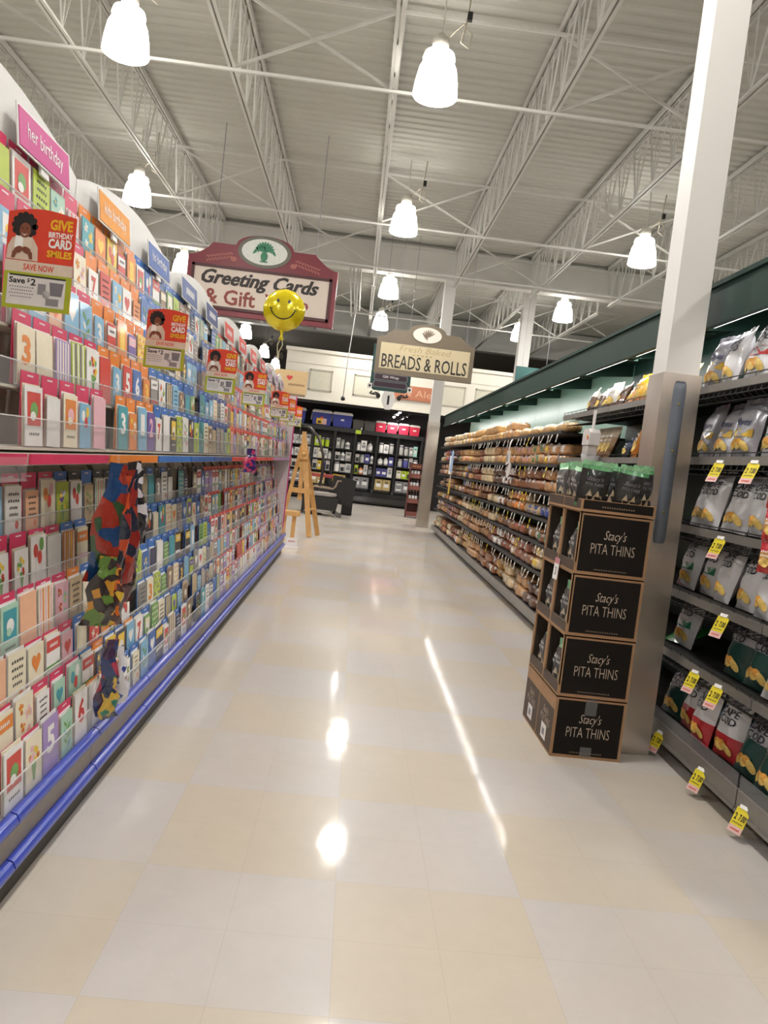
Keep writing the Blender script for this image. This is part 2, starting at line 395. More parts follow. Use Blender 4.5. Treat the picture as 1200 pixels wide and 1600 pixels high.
# ------------------------------------------------------------------ columns
STEEL = mat('brushed_stainless', '#cbc2b8', .30, .92, var=.10, scale=4, bump=.05)
BUMPG = mat('blue_grey_bumper_plastic', '#5d646f', .4)
CW = mat('white_column_paint', '#dcdad6', .5, var=.02, scale=2)
def column(x0, x1, y0, y1, ztop, zg, label, far=False):
    o = thing('support_column', label, 'column', (x0, y0, 0), 'white columns with steel guards')
    W, D = x1 - x0, y1 - y0
    b = MB(); b.box(0, W, 0, D, 0, ztop, CW); b.done('post', o)
    b = MB(); g = .012
    b.box(-g, W + g, -g, 0, .003, zg, STEEL); b.box(-g, W + g, D, D + g, .003, zg, STEEL); b.box(-g, 0, 0, D, .003, zg, STEEL); b.box(W, W + g, 0, D, .003, zg, STEEL)
    b.done('steel_guard', o)
    if not far:
        b = MB(); xs = .048
        pr = [(xs, .0), (xs + .012, .016), (xs + .055, .02), (xs + .068, .0)]
        M = Matrix.Translation((0, -g, 0))
        zz = [(1.135, .3), (1.15, .8), (1.18, 1), (1.93, 1), (1.965, .8), (1.98, .3)]
        v = []; f = []
        for z, k in zz:
            c = xs + .034
            for (px, py) in pr: v.append((c + (px - c) * (.6 + .4 * k), -g - py * k - .0005, z))
        for i in range(len(zz) - 1):
            for j in range(3): f.append((i * 4 + j, i * 4 + j + 1, i * 4 + j + 5, i * 4 + j + 4))
        f += [(0, 1, 2, 3), tuple(range(20, 24))[::-1]]
        b.faces(v, f, BUMPG, True); b.done('corner_bumper', o)
        for z in (1.3, 1.62, 1.86):
            b = MB(); b.lathe([(.006, 0), (.006, .004), (.003, .006)], mat('brass_screw', '#b9a25a', .3, 1.), 8, basis((1, 0, 0), (0, 0, 1), (xs + .03, -g - .0215, z))); b.done('screw', o)
        b = MB(); b.tube([(.005, -g - .006, .93), (.012, -g - .02, .96), (.006, -g - .03, 1.0), (-.004, -g - .02, .97), (.0, -g - .006, .90)], .004, BLK, 5); b.done('cable_clip', o)
    return o
column(1.535, 1.712, 3.955, 4.135, 6.36, 2.02, 'white square column with stainless guard and blue grey bumper beside the pita display')
column(1.555, 1.80, 17.62, 17.86, 5.62, 2.43, 'far white square column with grey steel guard at the end of the bread shelves', True)
column(3.85, 4.15, 20.0, 20.3, 6.3, 0.9, 'far white column beyond the green canopy on the right', True)
# ------------------------------------------------------------------ greeting card racks (left)
S0, SP = 2.15, .6925           # first section start, pitch
SECT = ['pink', 'orange', 'first blue', 'second blue', 'third blue', 'first red', 'second red', 'third red', 'fourth red', 'first lilac', 'second lilac', 'third lilac']
TABC = ['#d0305f', '#e8842a', '#2f6fc0', '#2a64b4', '#3a5796', '#d84a3c', '#d84a3c', '#dc5048', '#d84a3c', '#b884b4', '#a97bb2', '#b08ab8']
SIGNC = ['#c63f8a', '#e2921c', '#3f5fa6', '#475c98', '#3d4c80', '#d2463c', '#d2463c', '#d64c44', '#d2463c', '#b9a0bd', '#b9a0bd', '#b9a0bd']
SIGNT = ['her birthday', 'kids birthday', 'his birthday', None, None, None, None, None, None, None, None, None]
LOW = [(.262, -.885), (.372, -.920), (.505, -.955), (.660, -.992), (.830, -1.030), (1.010, -1.070)]
UPP = [(1.320, -.918), (1.485, -.955), (1.650, -.992), (1.815, -1.029), (1.975, -1.066)]
TIERS = LOW + UPP
TILT = math.radians(5)
UPV = Vector((-math.sin(TILT), 0, math.cos(TILT)))
def slot_basis(x, y, z): return basis((0, 1, 0), UPV, (x, y, z))
RACKW = mat('rack_cream_panel', '#cfc8bb', .5, var=.03, scale=4)
RACKG = mat('rack_taupe_panel', '#8d8478', .45)
ACR = clear_mat('clear_acrylic', '#ffffff', .075)
BLUE = mat('blue_bumper_vinyl', '#3549b0', .32, var=.06, scale=14, coat=.3)
KICK = mat('dark_kick_strip', '#3a352d', .6)
HEADW = mat('header_white_board', '#e4e3e1', .45, var=.02, scale=3)
GREYL = mat('grey_header_rail', '#8f8d8c', .4)
INKW = mat('white_ink', '#f6f4f2', .5); INKB = mat('black_ink', '#1d1b1c', .5); INKG = mat('grey_ink', '#8b8890', .5)
random.seed(3)
SLOT = SP / 5
cards_w = {}
def scribble(b, M, wd, ht, m, n=5, d=0.):      # faint unreadable strokes
    for i in range(n):
        x = -wd / 2 + wd * (i + .5) / n
        b.flat([(x - wd / n * .32, -ht / 2), (x + wd / n * .30, -ht / 2 + ht * .15 * (i % 2)), (x + wd / n * .32, ht / 2), (x - wd / n * .25, ht * (.3 + .2 * (i % 2)))], d, m, M)
def rack(k, nsec, label):
    y0 = S0 + SP * k; W = nsec * SP
    o = thing('card_rack', label, 'card rack', (0, y0, 0), 'greeting card racks along the left')
    b = MB(); b.box(-1.24, -1.20, .002, W - .002, 0, 2.14, RACKW); b.done('back_panel', o)
    b = MB(); b.box(-1.20, -.895, .002, W - .002, .085, .245, RACKG); b.box(-.895, -.862, .002, W - .002, .125, .235, RACKG); b.done('base', o)
    b = MB(); b.box(-1.20, -.875, .002, W - .002, 0, .085, KICK); b.done('kick_plate', o)
    for s in range(nsec):
        for z in (.258, .118):
            b = MB(); pf = [(.0, -.026), (.020, -.020), (.030, 0), (.020, .020), (.0, .026), (-.012, 0)]
            M = Matrix(((0, 1, 0, 0), (0, 0, 1, 0), (1, 0, 0, 0), (0, 0, 0, 1)))
            M = Matrix(((1, 0, 0, -.866), (0, 0, 1, 0), (0, 1, 0, z), (0, 0, 0, 1)))
            # profile in XZ, extruded along Y
            ya, yb = s * SP + .004, (s + 1) * SP - .003
            n = len(pf); v = [(-.862 + px, yy, z + pz) for yy in (ya, yb) for px, pz in pf]
            b.faces(v, [(i, (i + 1) % n, n + (i + 1) % n, n + i) for i in range(n)], BLUE, True)
            b.faces(v, [tuple(range(n))[::-1], tuple(range(n, 2 * n))], BLUE)
            b.done('bumper_rail', o)
    # stepped backing
    b = MB()
    for T in (LOW, UPP):
        for i, (z, x) in enumerate(T):
            x2 = T[i + 1][1] if i + 1 < len(T) else x - .03
            b.box(x2 - .045, x + .004, .004, W - .004, z - .012, z - .004, RACKW)
    b.done('tier_ledge', o); o.children[-1]['kind'] = 'stuff'
    b = MB(); b.box(-1.20, -.90, .003, W - .003, 1.266, 1.300, RACKW); b.box(-1.20, -1.16, .003, W - .003, 1.19, 1.266, RACKW); b.done('upper_deck', o)
    for s in range(nsec):
        b = MB(); b.box(-.899, -.893, s * SP + .012, (s + 1) * SP - .012, 1.270, 1.299, mat('strip_' + TABC[k + s] if k + s >= 0 else 'strip_pink', TABC[max(0, k + s)], .4)); b.done('category_strip', o)
    for s in range(nsec):
        for j in range(2):
            yy = s * SP + .2 + .3 * j
            b = MB(); b.tube([(-1.19, yy, 1.262), (-1.15, yy, 1.25), (-1.12, yy, 1.21), (-1.115, yy, 1.16)], .010, mat('bracket_bronze', '#7c6f60', .4), 6); b.done('shelf_bracket', o)
    # clear fronts, one per tier
    for i, (z, x) in enumerate(TIERS):
        b = MB(); h = .098 if i == 0 else (.085 if i == 6 else .070)
        M = slot_basis(x + .0155, 0, z - .008)
        b.box(.006, W - .006, 0, h, 0, .0025, ACR, M); pf_ = b.done('pocket_front', o)
        b = MB(); b.box(.006, W - .006, h, h + .0035, -.001, .0035, clear_mat('painted_edge_highlight', '#ffffff', .6), M); b.done('edge_highlight', pf_)  # thin whitish bar, a highlight painted along the top rim of the clear front
    # header
    b = MB(); poly = [(.003, 2.135)]
    n = 12
    for q in range(n + 1):
        t = q / n; poly.append((.003 + (W - .006) * t, 2.262 + .10 * math.sin(PI * t) ** .8))
    poly.append((W - .003, 2.135))
    M = Matrix(((0, 0, 1, -1.10), (1, 0, 0, 0), (0, 1, 0, 0), (0, 0, 0, 1)))
    b.prism(poly, -.02, 0, HEADW, M); b.done('header_panel', o)
    b = MB(); b.box(-1.20, -1.085, .002, W - .002, 2.105, 2.135, GREYL); b.done('header_rail', o)
    for s in range(nsec):
        if k + s < 0: continue
        c = SIGNC[k + s]; M = basis((0, 1, 0), Vector((-.12, 0, 1)), (-1.072, (s + .5) * SP, 2.228))
        b = MB(); b.box(-.20, .20, -.062, .062, 0, .004, HEADW, M); b.box(-.19, .19, -.055, .055, .004, .006, mat('sign_' + c, c, .5, spec=.25), M)
        b.box(-.03, .03, -.085, -.05, -.008, .0, HEADW, M)
        sg = b.done('header_sign', o)
        b = MB()
        if SIGNT[k + s]: b.text(SIGNT[k + s], M, .27, .058, INKW, d=.0068)
        else: scribble(b, M, .22, .04, INKW if k + s < 9 else INKG, 9, .0068)
        b.done('lettering', sg)
    return o
racks = []
names = ['card rack outside the left edge with the her birthday header', 'card rack with the kids birthday and his birthday headers',
         'card rack with two blue headers beyond the his birthday one', 'card rack with two red headers, nearest of the red ones',
         'card rack with red headers under the smiley balloon', 'card rack with pale lilac headers near the aisle end', 'half width card rack at the far end of the row']
for i, nm in enumerate(names):
    racks.append(rack(-1 + 2 * i, 2 if i < 6 else 1, nm))
YEND = S0 + SP * 12
b = MB(); b.box(-1.24, -.90, YEND + .002, YEND + .03, 0, 2.13, mat('end_panel_pale', '#c9bcc0', .5)); b.box(-1.24, -.885, YEND + .03, YEND + .045, .3, 2.13, mat('end_panel_magenta', '#c2347e', .5))
b.done('end_panel', racks[-1], loc=(0, -racks[-1].location.y, 0))
o = thing('department_sign', 'tan card department sign with a red heart at the far rack end', 'sign', (-1.0, YEND + .06, 2.135))
b = MB(); b.box(-.22, .22, -.012, .012, .03, .34, mat('tan_sign_board', '#cdb083', .5)); b.done('board', o)
b = MB(); b.box(-.21, .21, -.014, .014, 0, .03, mat('sign_foot_brown', '#8a7763', .5)); b.done('foot', o)
b = MB(); M = face_cam(-.02, -.0135, .24); R = mat('red_heart_print', '#c23a3c', .5)
b.flat([(.04 * (16 * math.sin(t) ** 3) / 16, .04 * (13 * math.cos(t) - 5 * math.cos(2 * t) - 2 * math.cos(3 * t) - math.cos(4 * t)) / 16) for t in [2 * PI * i / 20 for i in range(20)]][::-1], 0, R, M); b.done('heart', o)
b = MB(); scribble(b, face_cam(.08, -.0135, .15), .22, .03, mat('brown_ink', '#7d5f3c', .5), 9); b.done('lettering', o)

# ---------- the cards
CP = {'pink': '#eab6c2', 'hot pink': '#d8559c', 'cream': '#ece2c8', 'white': '#efecea', 'mint': '#a9cfb9', 'lilac': '#a58bc6', 'sky blue': '#7fb6d8', 'blue': '#3568b4', 'navy': '#2b2f55',
      'teal': '#3b9aa8', 'yellow': '#efc93c', 'orange': '#e4842e', 'red': '#cf4036', 'lime': '#b4c83a', 'green': '#6b9f4e', 'grey': '#8d8a87', 'brown': '#8a6c54', 'black': '#26242a', 'tan': '#c9b08a', 'peach': '#eeb894', 'coral': '#e57a5e', 'purple': '#6a4a9c'}
PAL = {0: ['pink', 'cream', 'white', 'mint', 'pink', 'lilac', 'white', 'peach', 'cream', 'sky blue', 'lime', 'white', 'cream'],
       1: ['purple', 'hot pink', 'yellow', 'sky blue', 'white', 'teal', 'orange', 'white', 'lilac', 'blue', 'cream', 'red'],
       2: ['grey', 'brown', 'navy', 'teal', 'white', 'cream', 'blue', 'tan', 'white', 'sky blue', 'black', 'lime', 'green'],
       3: ['white', 'cream', 'tan', 'grey', 'black', 'lilac', 'white', 'brown', 'coral', 'teal', 'navy', 'yellow', 'brown', 'white', 'sky blue', 'red', 'green', 'white', 'lilac']}
PALO = {1: ['white', 'teal', 'red', 'cream', 'orange', 'yellow', 'sky blue', 'white', 'brown', 'lime', 'navy', 'tan']}
def cm(c): return mat('card_stock_' + c.replace(' ', '_'), CP[c], .45, var=.05, scale=25, coat=.12)
ACC = {'pink': 'red', 'hot pink': 'purple', 'cream': 'orange', 'white': 'red', 'mint': 'teal', 'lilac': 'white', 'sky blue': 'white', 'blue': 'white', 'navy': 'yellow', 'teal': 'white', 'yellow': 'red',
       'orange': 'yellow', 'red': 'white', 'lime': 'purple', 'green': 'cream', 'grey': 'white', 'brown': 'cream', 'black': 'yellow', 'tan': 'brown', 'peach': 'coral', 'coral': 'white', 'purple': 'pink'}
ACC2 = {'white': 'green', 'cream': 'pink', 'pink': 'mint', 'sky blue': 'yellow', 'teal': 'yellow', 'grey': 'red'}
MOT = ['floral', 'striped', 'lettered', 'heart', 'dotted', 'balloon', 'picture', 'bouquet', 'plain', 'numeral', 'banded', 'leafy']
CW_, CH_ = .118, .168
def card_front(b, M, w, h, col, mo, rnd):
    """folded card: front leaf, open back leaf, printed motif raised on the front; origin at bottom centre"""
    m = cm(col); a = cm(ACC[col]); a2 = cm(ACC2.get(col, 'white' if ACC[col] != 'white' else 'cream'))
    b.box(-w / 2, w / 2, 0, h, -.0014, 0, m, M)
    B = M @ Matrix.Translation((-w / 2, 0, -.0014)) @ Matrix.Rotation(math.radians(3.5), 4, 'Y') @ Matrix.Translation((w / 2, 0, 0))
    b.box(-w / 2, w / 2, 0, h, -.0028, -.0014, cm('white'), B)
    d = .0006; cy = h * .66
    if mo == 'floral':
        for (fx, fy, r) in ((-.2, .80, .13), (.22, .66, .16), (-.12, .48, .12), (.24, .36, .1)):
            for q in range(5):
                t = 2 * PI * q / 5 + rnd.random(); b.disc(fx * w + math.cos(t) * r * w * .7, fy * h + math.sin(t) * r * w * .7, r * w * .55, r * w * .4, d, a if fx < 0 else a2, M, 8, rot=t)
            b.disc(fx * w, fy * h, r * w * .35, r * w * .35, d * 1.6, cm('yellow'), M, 8)
    elif mo == 'striped':
        for q in range(5): b.flat([(-w / 2 + w * (.08 + .18 * q), 0.004), (-w / 2 + w * (.17 + .18 * q), .004), (-w / 2 + w * (.17 + .18 * q), h - .004), (-w / 2 + w * (.08 + .18 * q), h - .004)], d, a if q % 2 else a2, M)
    elif mo == 'lettered':
        for r in range(4):
            scribble(b, M @ Matrix.Translation((0, h * (.84 - .13 * r), 0)), w * (.5 + .25 * rnd.random()), h * .055, INKB if col not in ('black', 'navy', 'purple', 'brown') else INKW, 5, d)
        b.disc(w * .2, h * .25, w * .12, w * .12, d, a, M, 8)
    elif mo == 'heart':
        b.flat([(w * .3 * math.sin(t) ** 3, cy + w * .3 * (13 * math.cos(t) - 5 * math.cos(2 * t) - 2 * math.cos(3 * t) - math.cos(4 * t)) / 16) for t in [2 * PI * i / 18 for i in range(18)]][::-1], d, a, M)
    elif mo == 'dotted':
        for r in range(6):
            for q in range(4): b.disc(w * (-.36 + .24 * q + (.1 if r % 2 else 0)), h * (.1 + .155 * r), w * .06, w * .06, d, a if (r + q) % 3 else a2, M, 7)
    elif mo == 'balloon':
        for (fx, fy, c) in ((-.2, .72, a), (.18, .82, a2), (.05, .58, cm('red'))):
            b.disc(fx * w, fy * h, w * .15, w * .19, d + .0003 * (fx > 0), c, M, 12); b.flat([(fx * w - .0006, h * .1), (fx * w + .0006, h * .1), (fx * w + .0006, fy * h - w * .18), (fx * w - .0006, fy * h - w * .18)], d, INKG, M)
    elif mo == 'picture':
        b.flat([(-w * .38, h * .34), (w * .38, h * .34), (w * .38, h * .9), (-w * .38, h * .9)], d, a, M); b.disc(0, h * .6, w * .22, h * .14, d * 2, a2, M, 12); b.disc(-w * .08, h * .5, w * .16, h * .08, d * 3, m, M, 10)
        scribble(b, M @ Matrix.Translation((0, h * .2, 0)), w * .6, h * .05, INKB if col not in ('black', 'navy') else INKW, 6, d)
    elif mo == 'bouquet':
        for q in range(9):
            t = rnd.random() * 2 * PI; r = rnd.random() ** .5 * w * .3; b.disc(math.cos(t) * r, h * .62 + math.sin(t) * r, w * .09, w * .09, d + .0002 * (q % 3), [a, a2, cm('yellow')][q % 3], M, 8)
        b.flat([(-w * .05, h * .15), (w * .05, h * .15), (w * .16, h * .5), (-w * .16, h * .5)], d, cm('green'), M)
    elif mo == 'numeral':
        b.text(rnd.choice('1234567'), M, w * .5, h * .5, a, bold=.04, d=d, cy=h * .6)
    elif mo == 'banded':
        b.flat([(-w / 2 + .001, h * .68), (w / 2 - .001, h * .68), (w / 2 - .001, h * .92), (-w / 2 + .001, h * .92)], d, a, M); b.flat([(-w / 2 + .001, h * .3), (w / 2 - .001, h * .3), (w / 2 - .001, h * .4), (-w / 2 + .001, h * .4)], d, a2, M)
        scribble(b, M @ Matrix.Translation((0, h * .8, 0)), w * .6, h * .07, INKW if ACC[col] != 'white' else INKB, 6, d * 2)
    elif mo == 'leafy':
        b.flat([(-.0008, h * .1), (.0008, h * .1), (.004, h * .88), (.002, h * .88)], d, cm('green'), M)
        for q in range(6):
            sg = -1 if q % 2 else 1; b.disc(sg * w * .16, h * (.25 + .1 * q), w * .16, w * .06, d * 1.5, cm('green') if q % 3 else a, M, 8, rot=sg * .7)
design = {}
def card_design(col, mo, v):
    k = (col, mo, v)
    if k in design: return design[k]
    rnd = random.Random(hash(col + mo) % 1000 + v if False else sum(map(ord, col + mo)) + v * 17)
    h = CH_ + (-.02, 0, .012)[v]; w = CW_ + (-.018, 0, .006)[v]
    b = MB(); card_front(b, Matrix(), w, h, col, mo, rnd)
    o = b.done('greeting_card'); me = o.data; bpy.data.objects.remove(o)
    b = MB(); b.box(-w / 2 + .004, w / 2 + .003, .0, h + .006, -.0115, -.0085, cm('white' if col != 'white' else 'cream')); o = b.done('envelope'); e = o.data; bpy.data.objects.remove(o)
    design[k] = (me, e); return design[k]
ROWN = ['lowest'] + [nth(i) for i in range(2, 12)]
def section_pal(s, t):
    if s == 0: return PAL[0]
    if s == 1: return PAL[1] if t >= 6 else PALO[1]
    if s <= 4: return PAL[2]
    return PAL[3]
rc = random.Random(21); far = MB(); ncard = 0
tabs_far = {}
tabm = {}
for s in range(0, 12):
    rk = racks[(s + 1) // 2]
    ntab = {}
    for t, (z, x) in enumerate(TIERS):
        pal = section_pal(s, t)
        for q in range(5):
            y = S0 + SP * s + SLOT * (q + .5)
            col = rc.choice(pal); mo = rc.choice(MOT); v = rc.choice((0, 1, 1, 2))
            if s == 1 and t >= 6 and rc.random() < .3: mo = 'numeral'
            near = s < 5 or (s == 5 and t >= 6)
            M = slot_basis(x + .006, y + rc.uniform(-.004, .004), z)
            M = M @ Matrix.Rotation(rc.uniform(-.03, .03), 4, 'Z')
            if rc.random() < .06 and s > 0: continue      # an empty pocket here and there
            if near:
                me, e = card_design(col, mo, v)
                o = bpy.data.objects.new('greeting_card', me); COL.objects.link(o); o.matrix_world = M
                mm = {'plain': 'plain', 'floral': 'flowered', 'lettered': 'lettered', 'heart': 'heart', 'picture': 'picture', 'balloon': 'balloon', 'bouquet': 'bouquet', 'numeral': 'numbered'}.get(mo, mo)
                tag(o, f'{col} {mm} greeting card, {nth(q + 1)} from left, {ROWN[t]} row up, {SECT[s]} section', 'greeting card', 'greeting cards in the near racks')
                if s < 3:
                    c = bpy.data.objects.new('envelope', e); COL.objects.link(c); c.parent = o
                ncard += 1
            else:
                rr = random.Random(rc.random())
                card_front(far, M, CW_ - .01, CH_, col, mo if mo in ('striped', 'picture', 'plain', 'banded', 'heart') else rc.choice(('plain', 'banded', 'picture')), rr)
            # coloured category tab standing behind the card
            tc = TABC[s]
            if s == 1 and t < 6: tc = rc.choice((TABC[1], TABC[2], TABC[2]))
            if s >= 1 and t == 5 and s < 5: tc = '#26303f' if rc.random() < .6 else tc
            tm = mat('tab_' + tc, tc, .45)
            T = basis((0, 1, 0), (-.05, 0, 1), (x - .0125, y, z))
            hh = .206 if t >= 5 else (.200 if t > 2 else .182)
            if s >= 5: hh -= .010
            kk = rk.name
            ntab[kk] = ntab.get(kk, 0) + 1
            if s < 6 and ntab[kk] <= 100:
                if (tc, hh) not in tabm:
                    b = MB(); b.box(-.060, .060, .0, hh, 0, .0015, tm); b.flat([(-.02, hh - .014), (.02, hh - .014), (.02, hh - .009), (-.02, hh - .009)], .0019, INKW if False else mat('tab_print_' + tc, '#e8d6da', .5)); o = b.done('category_tab'); tabm[(tc, hh)] = o.data; bpy.data.objects.remove(o)
                o = bpy.data.objects.new('category_tab', tabm[(tc, hh)]); COL.objects.link(o); o.parent = rk
                o.matrix_local = Matrix.Translation((0, -rk.location.y, 0)) @ T
            else:
                tabs_far.setdefault(rk, MB()).box(-.060, .060, .0, hh, 0, .0015, tm, T)
for rk, b in tabs_far.items(): tag(b.done('category_tab_row', rk, loc=(0, -rk.location.y, 0)), kind='stuff')
tag(far.done('far_greeting_cards'), 'mass of small greeting cards filling the far racks with red and lilac headers', 'greeting cards', kind='stuff')
# ------------------------------------------------------------------ flag signs on the racks
RED = mat('sign_red', '#d8402a', .45); YEL = mat('sign_yellow', '#e8b421', .45); LIME = mat('sign_lime', '#a9b02a', .45); PALE = mat('sign_pale', '#d9c8b8', .5)
HAIR = mat('print_black_hair', '#1c1315', .6); SKIN = mat('print_brown_skin', '#7c4330', .5); KNIT = mat('print_pale_sweater', '#d6bfb0', .6); PAPER = mat('print_paper', '#dcd6d6', .5); GRP = mat('print_grey', '#8b868a', .5)
def make_flag(loc, label):
    o = thing('promotion_flag', label, 'sign', loc, 'red birthday card promotion flags')
    M = face_cam(0, -.0025, 0)
    b = MB(); W = .084; arc = [(W - 2 * W * q / 8, .112 + .013 * math.sin(PI * q / 8)) for q in range(9)]
    b.prism([(-W, -.125), (W, -.125)] + arc, -.002, 0, RED, M); b.done('board', o)
    b = MB(); b.flat([(-W, -.125), (W, -.125), (W, -.03), (-W, -.03)], .0006, LIME, M); b.flat([(-W, -.034), (W, -.034), (W, -.006), (-W, -.006)], .0009, PALE, M); b.done('panel', o)
    b = MB(); b.text('SAVE NOW', M, .075, .016, RED, bold=.02, cx=.0, cy=-.020, d=.0014)
    b.text('GIVE', M, .056, .027, YEL, bold=.04, cx=.048, cy=.091, d=.0008); b.text('BIRTHDAY', M, .060, .014, INKW, bold=.03, cx=.048, cy=.066, d=.0008)
    b.text('CARD', M, .058, .024, INKW, bold=.04, cx=.048, cy=.045, d=.0008); b.text('SMILES', M, .062, .018, YEL, bold=.04, cx=.048, cy=.019, d=.0008); b.done('lettering', o)
    b = MB()      # printed picture of a person with curly hair opening a card
    b.disc(-.042, .080, .028, .030, .0008, HAIR, M, 16)
    for q in range(12): b.disc(-.042 + .025 * math.cos(q * .52), .080 + .027 * math.sin(q * .52), .008, .008, .0008 + .00003 * q, HAIR, M, 8)
    b.disc(-.040, .069, .014, .019, .0014, SKIN, M, 14); b.flat([(-.049, .062), (-.041, .058), (-.033, .062), (-.041, .0555)][::-1], .0018, INKW, M)
    for sx in (-.047, -.036): b.disc(sx, .074, .0022, .0016, .0018, HAIR, M, 6)
    b.flat([(-.082, -.004), (-.004, -.004), (-.006, .030), (-.018, .050), (-.036, .056), (-.052, .055), (-.070, .048), (-.080, .028)], .0012, KNIT, M)
    b.flat([(-.064, .024), (-.043, .020), (-.043, .050), (-.062, .055)], .0020, INKW, M); b.flat([(-.043, .020), (-.022, .026), (-.020, .054), (-.043, .050)], .0020, PALE, M)
    for sx in (-1, 1):
        b.disc(-.043 + sx * .010, .020, .012, .008, .0026, SKIN, M, 10, rot=-sx * .5); b.flat([(-.043 + sx * .012, .018), (-.043 + sx * .024, .016), (-.043 + sx * .026, -.001), (-.043 + sx * .018, -.001)][::sx], .0024, SKIN, M)
    b.done('picture', o)
    b = MB(); b.flat([(-.074, -.115), (.070, -.115), (.070, -.040), (-.074, -.040)], .0011, PAPER, M); b.flat([(-.070, -.044), (.070, -.044), (.070, -.040), (-.070, -.040)], .0015, INKB, M)
    b.text('Save', M, .040, .015, INKB, bold=.03, cx=-.050, cy=-.055, d=.0015); b.text('$', M, .007, .011, INKB, bold=.02, cx=-.022, cy=-.053, d=.0015); b.text('2', M, .013, .017, INKB, bold=.03, cx=-.010, cy=-.056, d=.0015)
    for r in range(4): scribble(b, M @ Matrix.Translation((-.038, -.071 - .008 * r, 0)), .062 - .008 * (r % 2), .0035, GRP, 10, .0015)
    b.flat([(.002, -.085), (.022, -.085), (.022, -.058), (.002, -.058)], .0014, GRP, M); b.lathe([(.010, 0), (.010, .0004)], mat('print_light_grey', '#b9b4b6', .5), 10, M @ Matrix.Translation((.024, -.083, .0015)))
    b.flat([(.034, -.085), (.062, -.085), (.066, -.052), (.030, -.052)], .0014, mat('print_mid_grey', '#77727a', .5), M); b.flat([(.024, -.110), (.056, -.110), (.056, -.092), (.024, -.092)], .0014, GRP, M); b.done('coupon', o)
    b = MB(); b.bar((-W, .0, -.05), (-W - .10, .02, -.05), .012, .003, ACR); b.bar((-W, .0, -.02), (-W, 0, -.11), .004, .004, ACR); b.done('clip_arm', o)
    return o
FL = [(2.0, -.847, 1.792, 'largest and nearest, at the left edge'), (3.3, -.852, 1.795, 'second from the camera, under the blue headers'), (4.45, -.82, 1.795, 'third from the camera, left of the red headers'),
      (5.7, -.80, 1.815, 'fourth from the camera, under the first red headers'), (7.4, -.785, 1.82, 'fifth from the camera'), (8.4, -.80, 1.828, 'sixth from the camera'), (9.4, -.798, 1.82, 'smallest, seventh from the camera, near the aisle end')]
f0 = None
for y, x, z, lb in FL:
    lb = 'red and lime birthday promotion flag, ' + lb
    if f0 is None: f0 = make_flag((x, y, z), lb)
    else: dup(f0, loc=(x, y, z), label=lb)

# ------------------------------------------------------------------ hanging party packets
def packet(loc, rot, wd, ht, cols, label, group, cat='party packet', th=.018):
    o = thing('party_packet', label, cat, loc, group); o.rotation_euler = rot
    rnd = random.Random(sum(map(ord, label))); n = 7
    m = [patch_mat('packet_' + ''.join(cols), list(cols) + [cols[1], cols[0], cols[2]], 15 if ht > .3 else 26)]
    b = MB()
    for sgn in (-1, 1):
        v = []
        for j in range(n + 1):
            for i in range(n + 1):
                u = i / n * 2 - 1; q = j / n * 2 - 1
                d = th * (1 - abs(u) ** 2.2) * (1 - abs(q) ** 3) + rnd.uniform(-.008, .008) * (abs(u) < .9)
                v.append((u * wd / 2 * (1 - .45 * max(0, q) ** 2) + .012 * math.sin(5 * q + wd * 90), -sgn * d, -ht / 2 + q * ht / 2 - .02))
        for c in range(len(m)):
            f = [(j * (n + 1) + i, j * (n + 1) + i + 1, (j + 1) * (n + 1) + i + 1, (j + 1) * (n + 1) + i) for j in range(n) for i in range(n) if (j * len(m)) // n == c]
            if sgn < 0: f = [t[::-1] for t in f]
            b.faces(v, f, m[c], True)
    b.done('bag', o)
    b = MB(); b.box(-wd * .3, wd * .3, -.002, .002, -.03, .012, m[-1]); b.done('header_card', o)
    return o
PK = [((-.845, 2.80, 1.262), (0, .10, .9), .12, .40, ['#1b3c68', '#2a4a2a', '#8f2a1c'], 'long blue, green and red party packet hanging on the strip below the rack edge'),
      ((-.825, 2.90, 1.24), (.0, -.10, 1.2), .10, .40, ['#8a241e', '#9c341e', '#20263c'], 'long red party packet hanging right of the blue one below the rack edge'),
      ((-.84, 2.98, 1.27), (.0, -.16, 1.0), .10, .30, ['#1b1a20', '#3a3a44', '#cfcad0'], 'black party packet hanging highest, right of the red ones'),
      ((-.82, 2.84, 1.22), (.05, .02, 1.0), .08, .42, ['#b8441f', '#8f2722', '#1f2638'], 'narrow orange and red party packet in the middle of the hanging bunch'),
      ((-.845, 2.85, .98), (0, .0, 1.1), .12, .26, ['#17151a', '#242027', '#1c1a20'], 'black party packet hanging low in the bunch'),
      ((-.835, 2.94, 1.0), (0, -.05, 1.0), .10, .24, ['#4b1f24', '#5a2326', '#2a1b1e'], 'dark maroon party packet at the lower right of the bunch'),
      ((-.84, 2.76, .93), (0, .1, .8), .11, .22, ['#5c7a34', '#c0862c', '#332a2a'], 'green and yellow party packet at the lower left of the bunch'),
      ((-.825, 2.82, .88), (0, 0, .9), .07, .18, ['#d2641e', '#d8b02c', '#4a2420'], 'small orange and yellow party packet at the bottom of the bunch'),
      ((-.83, 2.88, .60), (0, .06, .9), .08, .26, ['#46304e', '#a4324a', '#2c3a6c'], 'purple and red party packet hanging on the lower strip'),
      ((-.82, 2.95, .56), (0, -.12, .9), .05, .20, ['#d9d7dd', '#3a4b9a', '#d9d7dd'], 'narrow white and blue party packet on the lower strip'),
      ((-.82, 2.87, .46), (0, .0, 1.0), .08, .13, ['#2b3650', '#2d7a62', '#c2a03a'], 'small dark green party packet lowest on the lower strip'),
      ((-.85, 6.25, 1.36), (0, 0, .7), .12, .16, ['#3a2a66', '#44307a', '#c43a68'], 'purple tasselled party packet hanging below the far rack edge')]
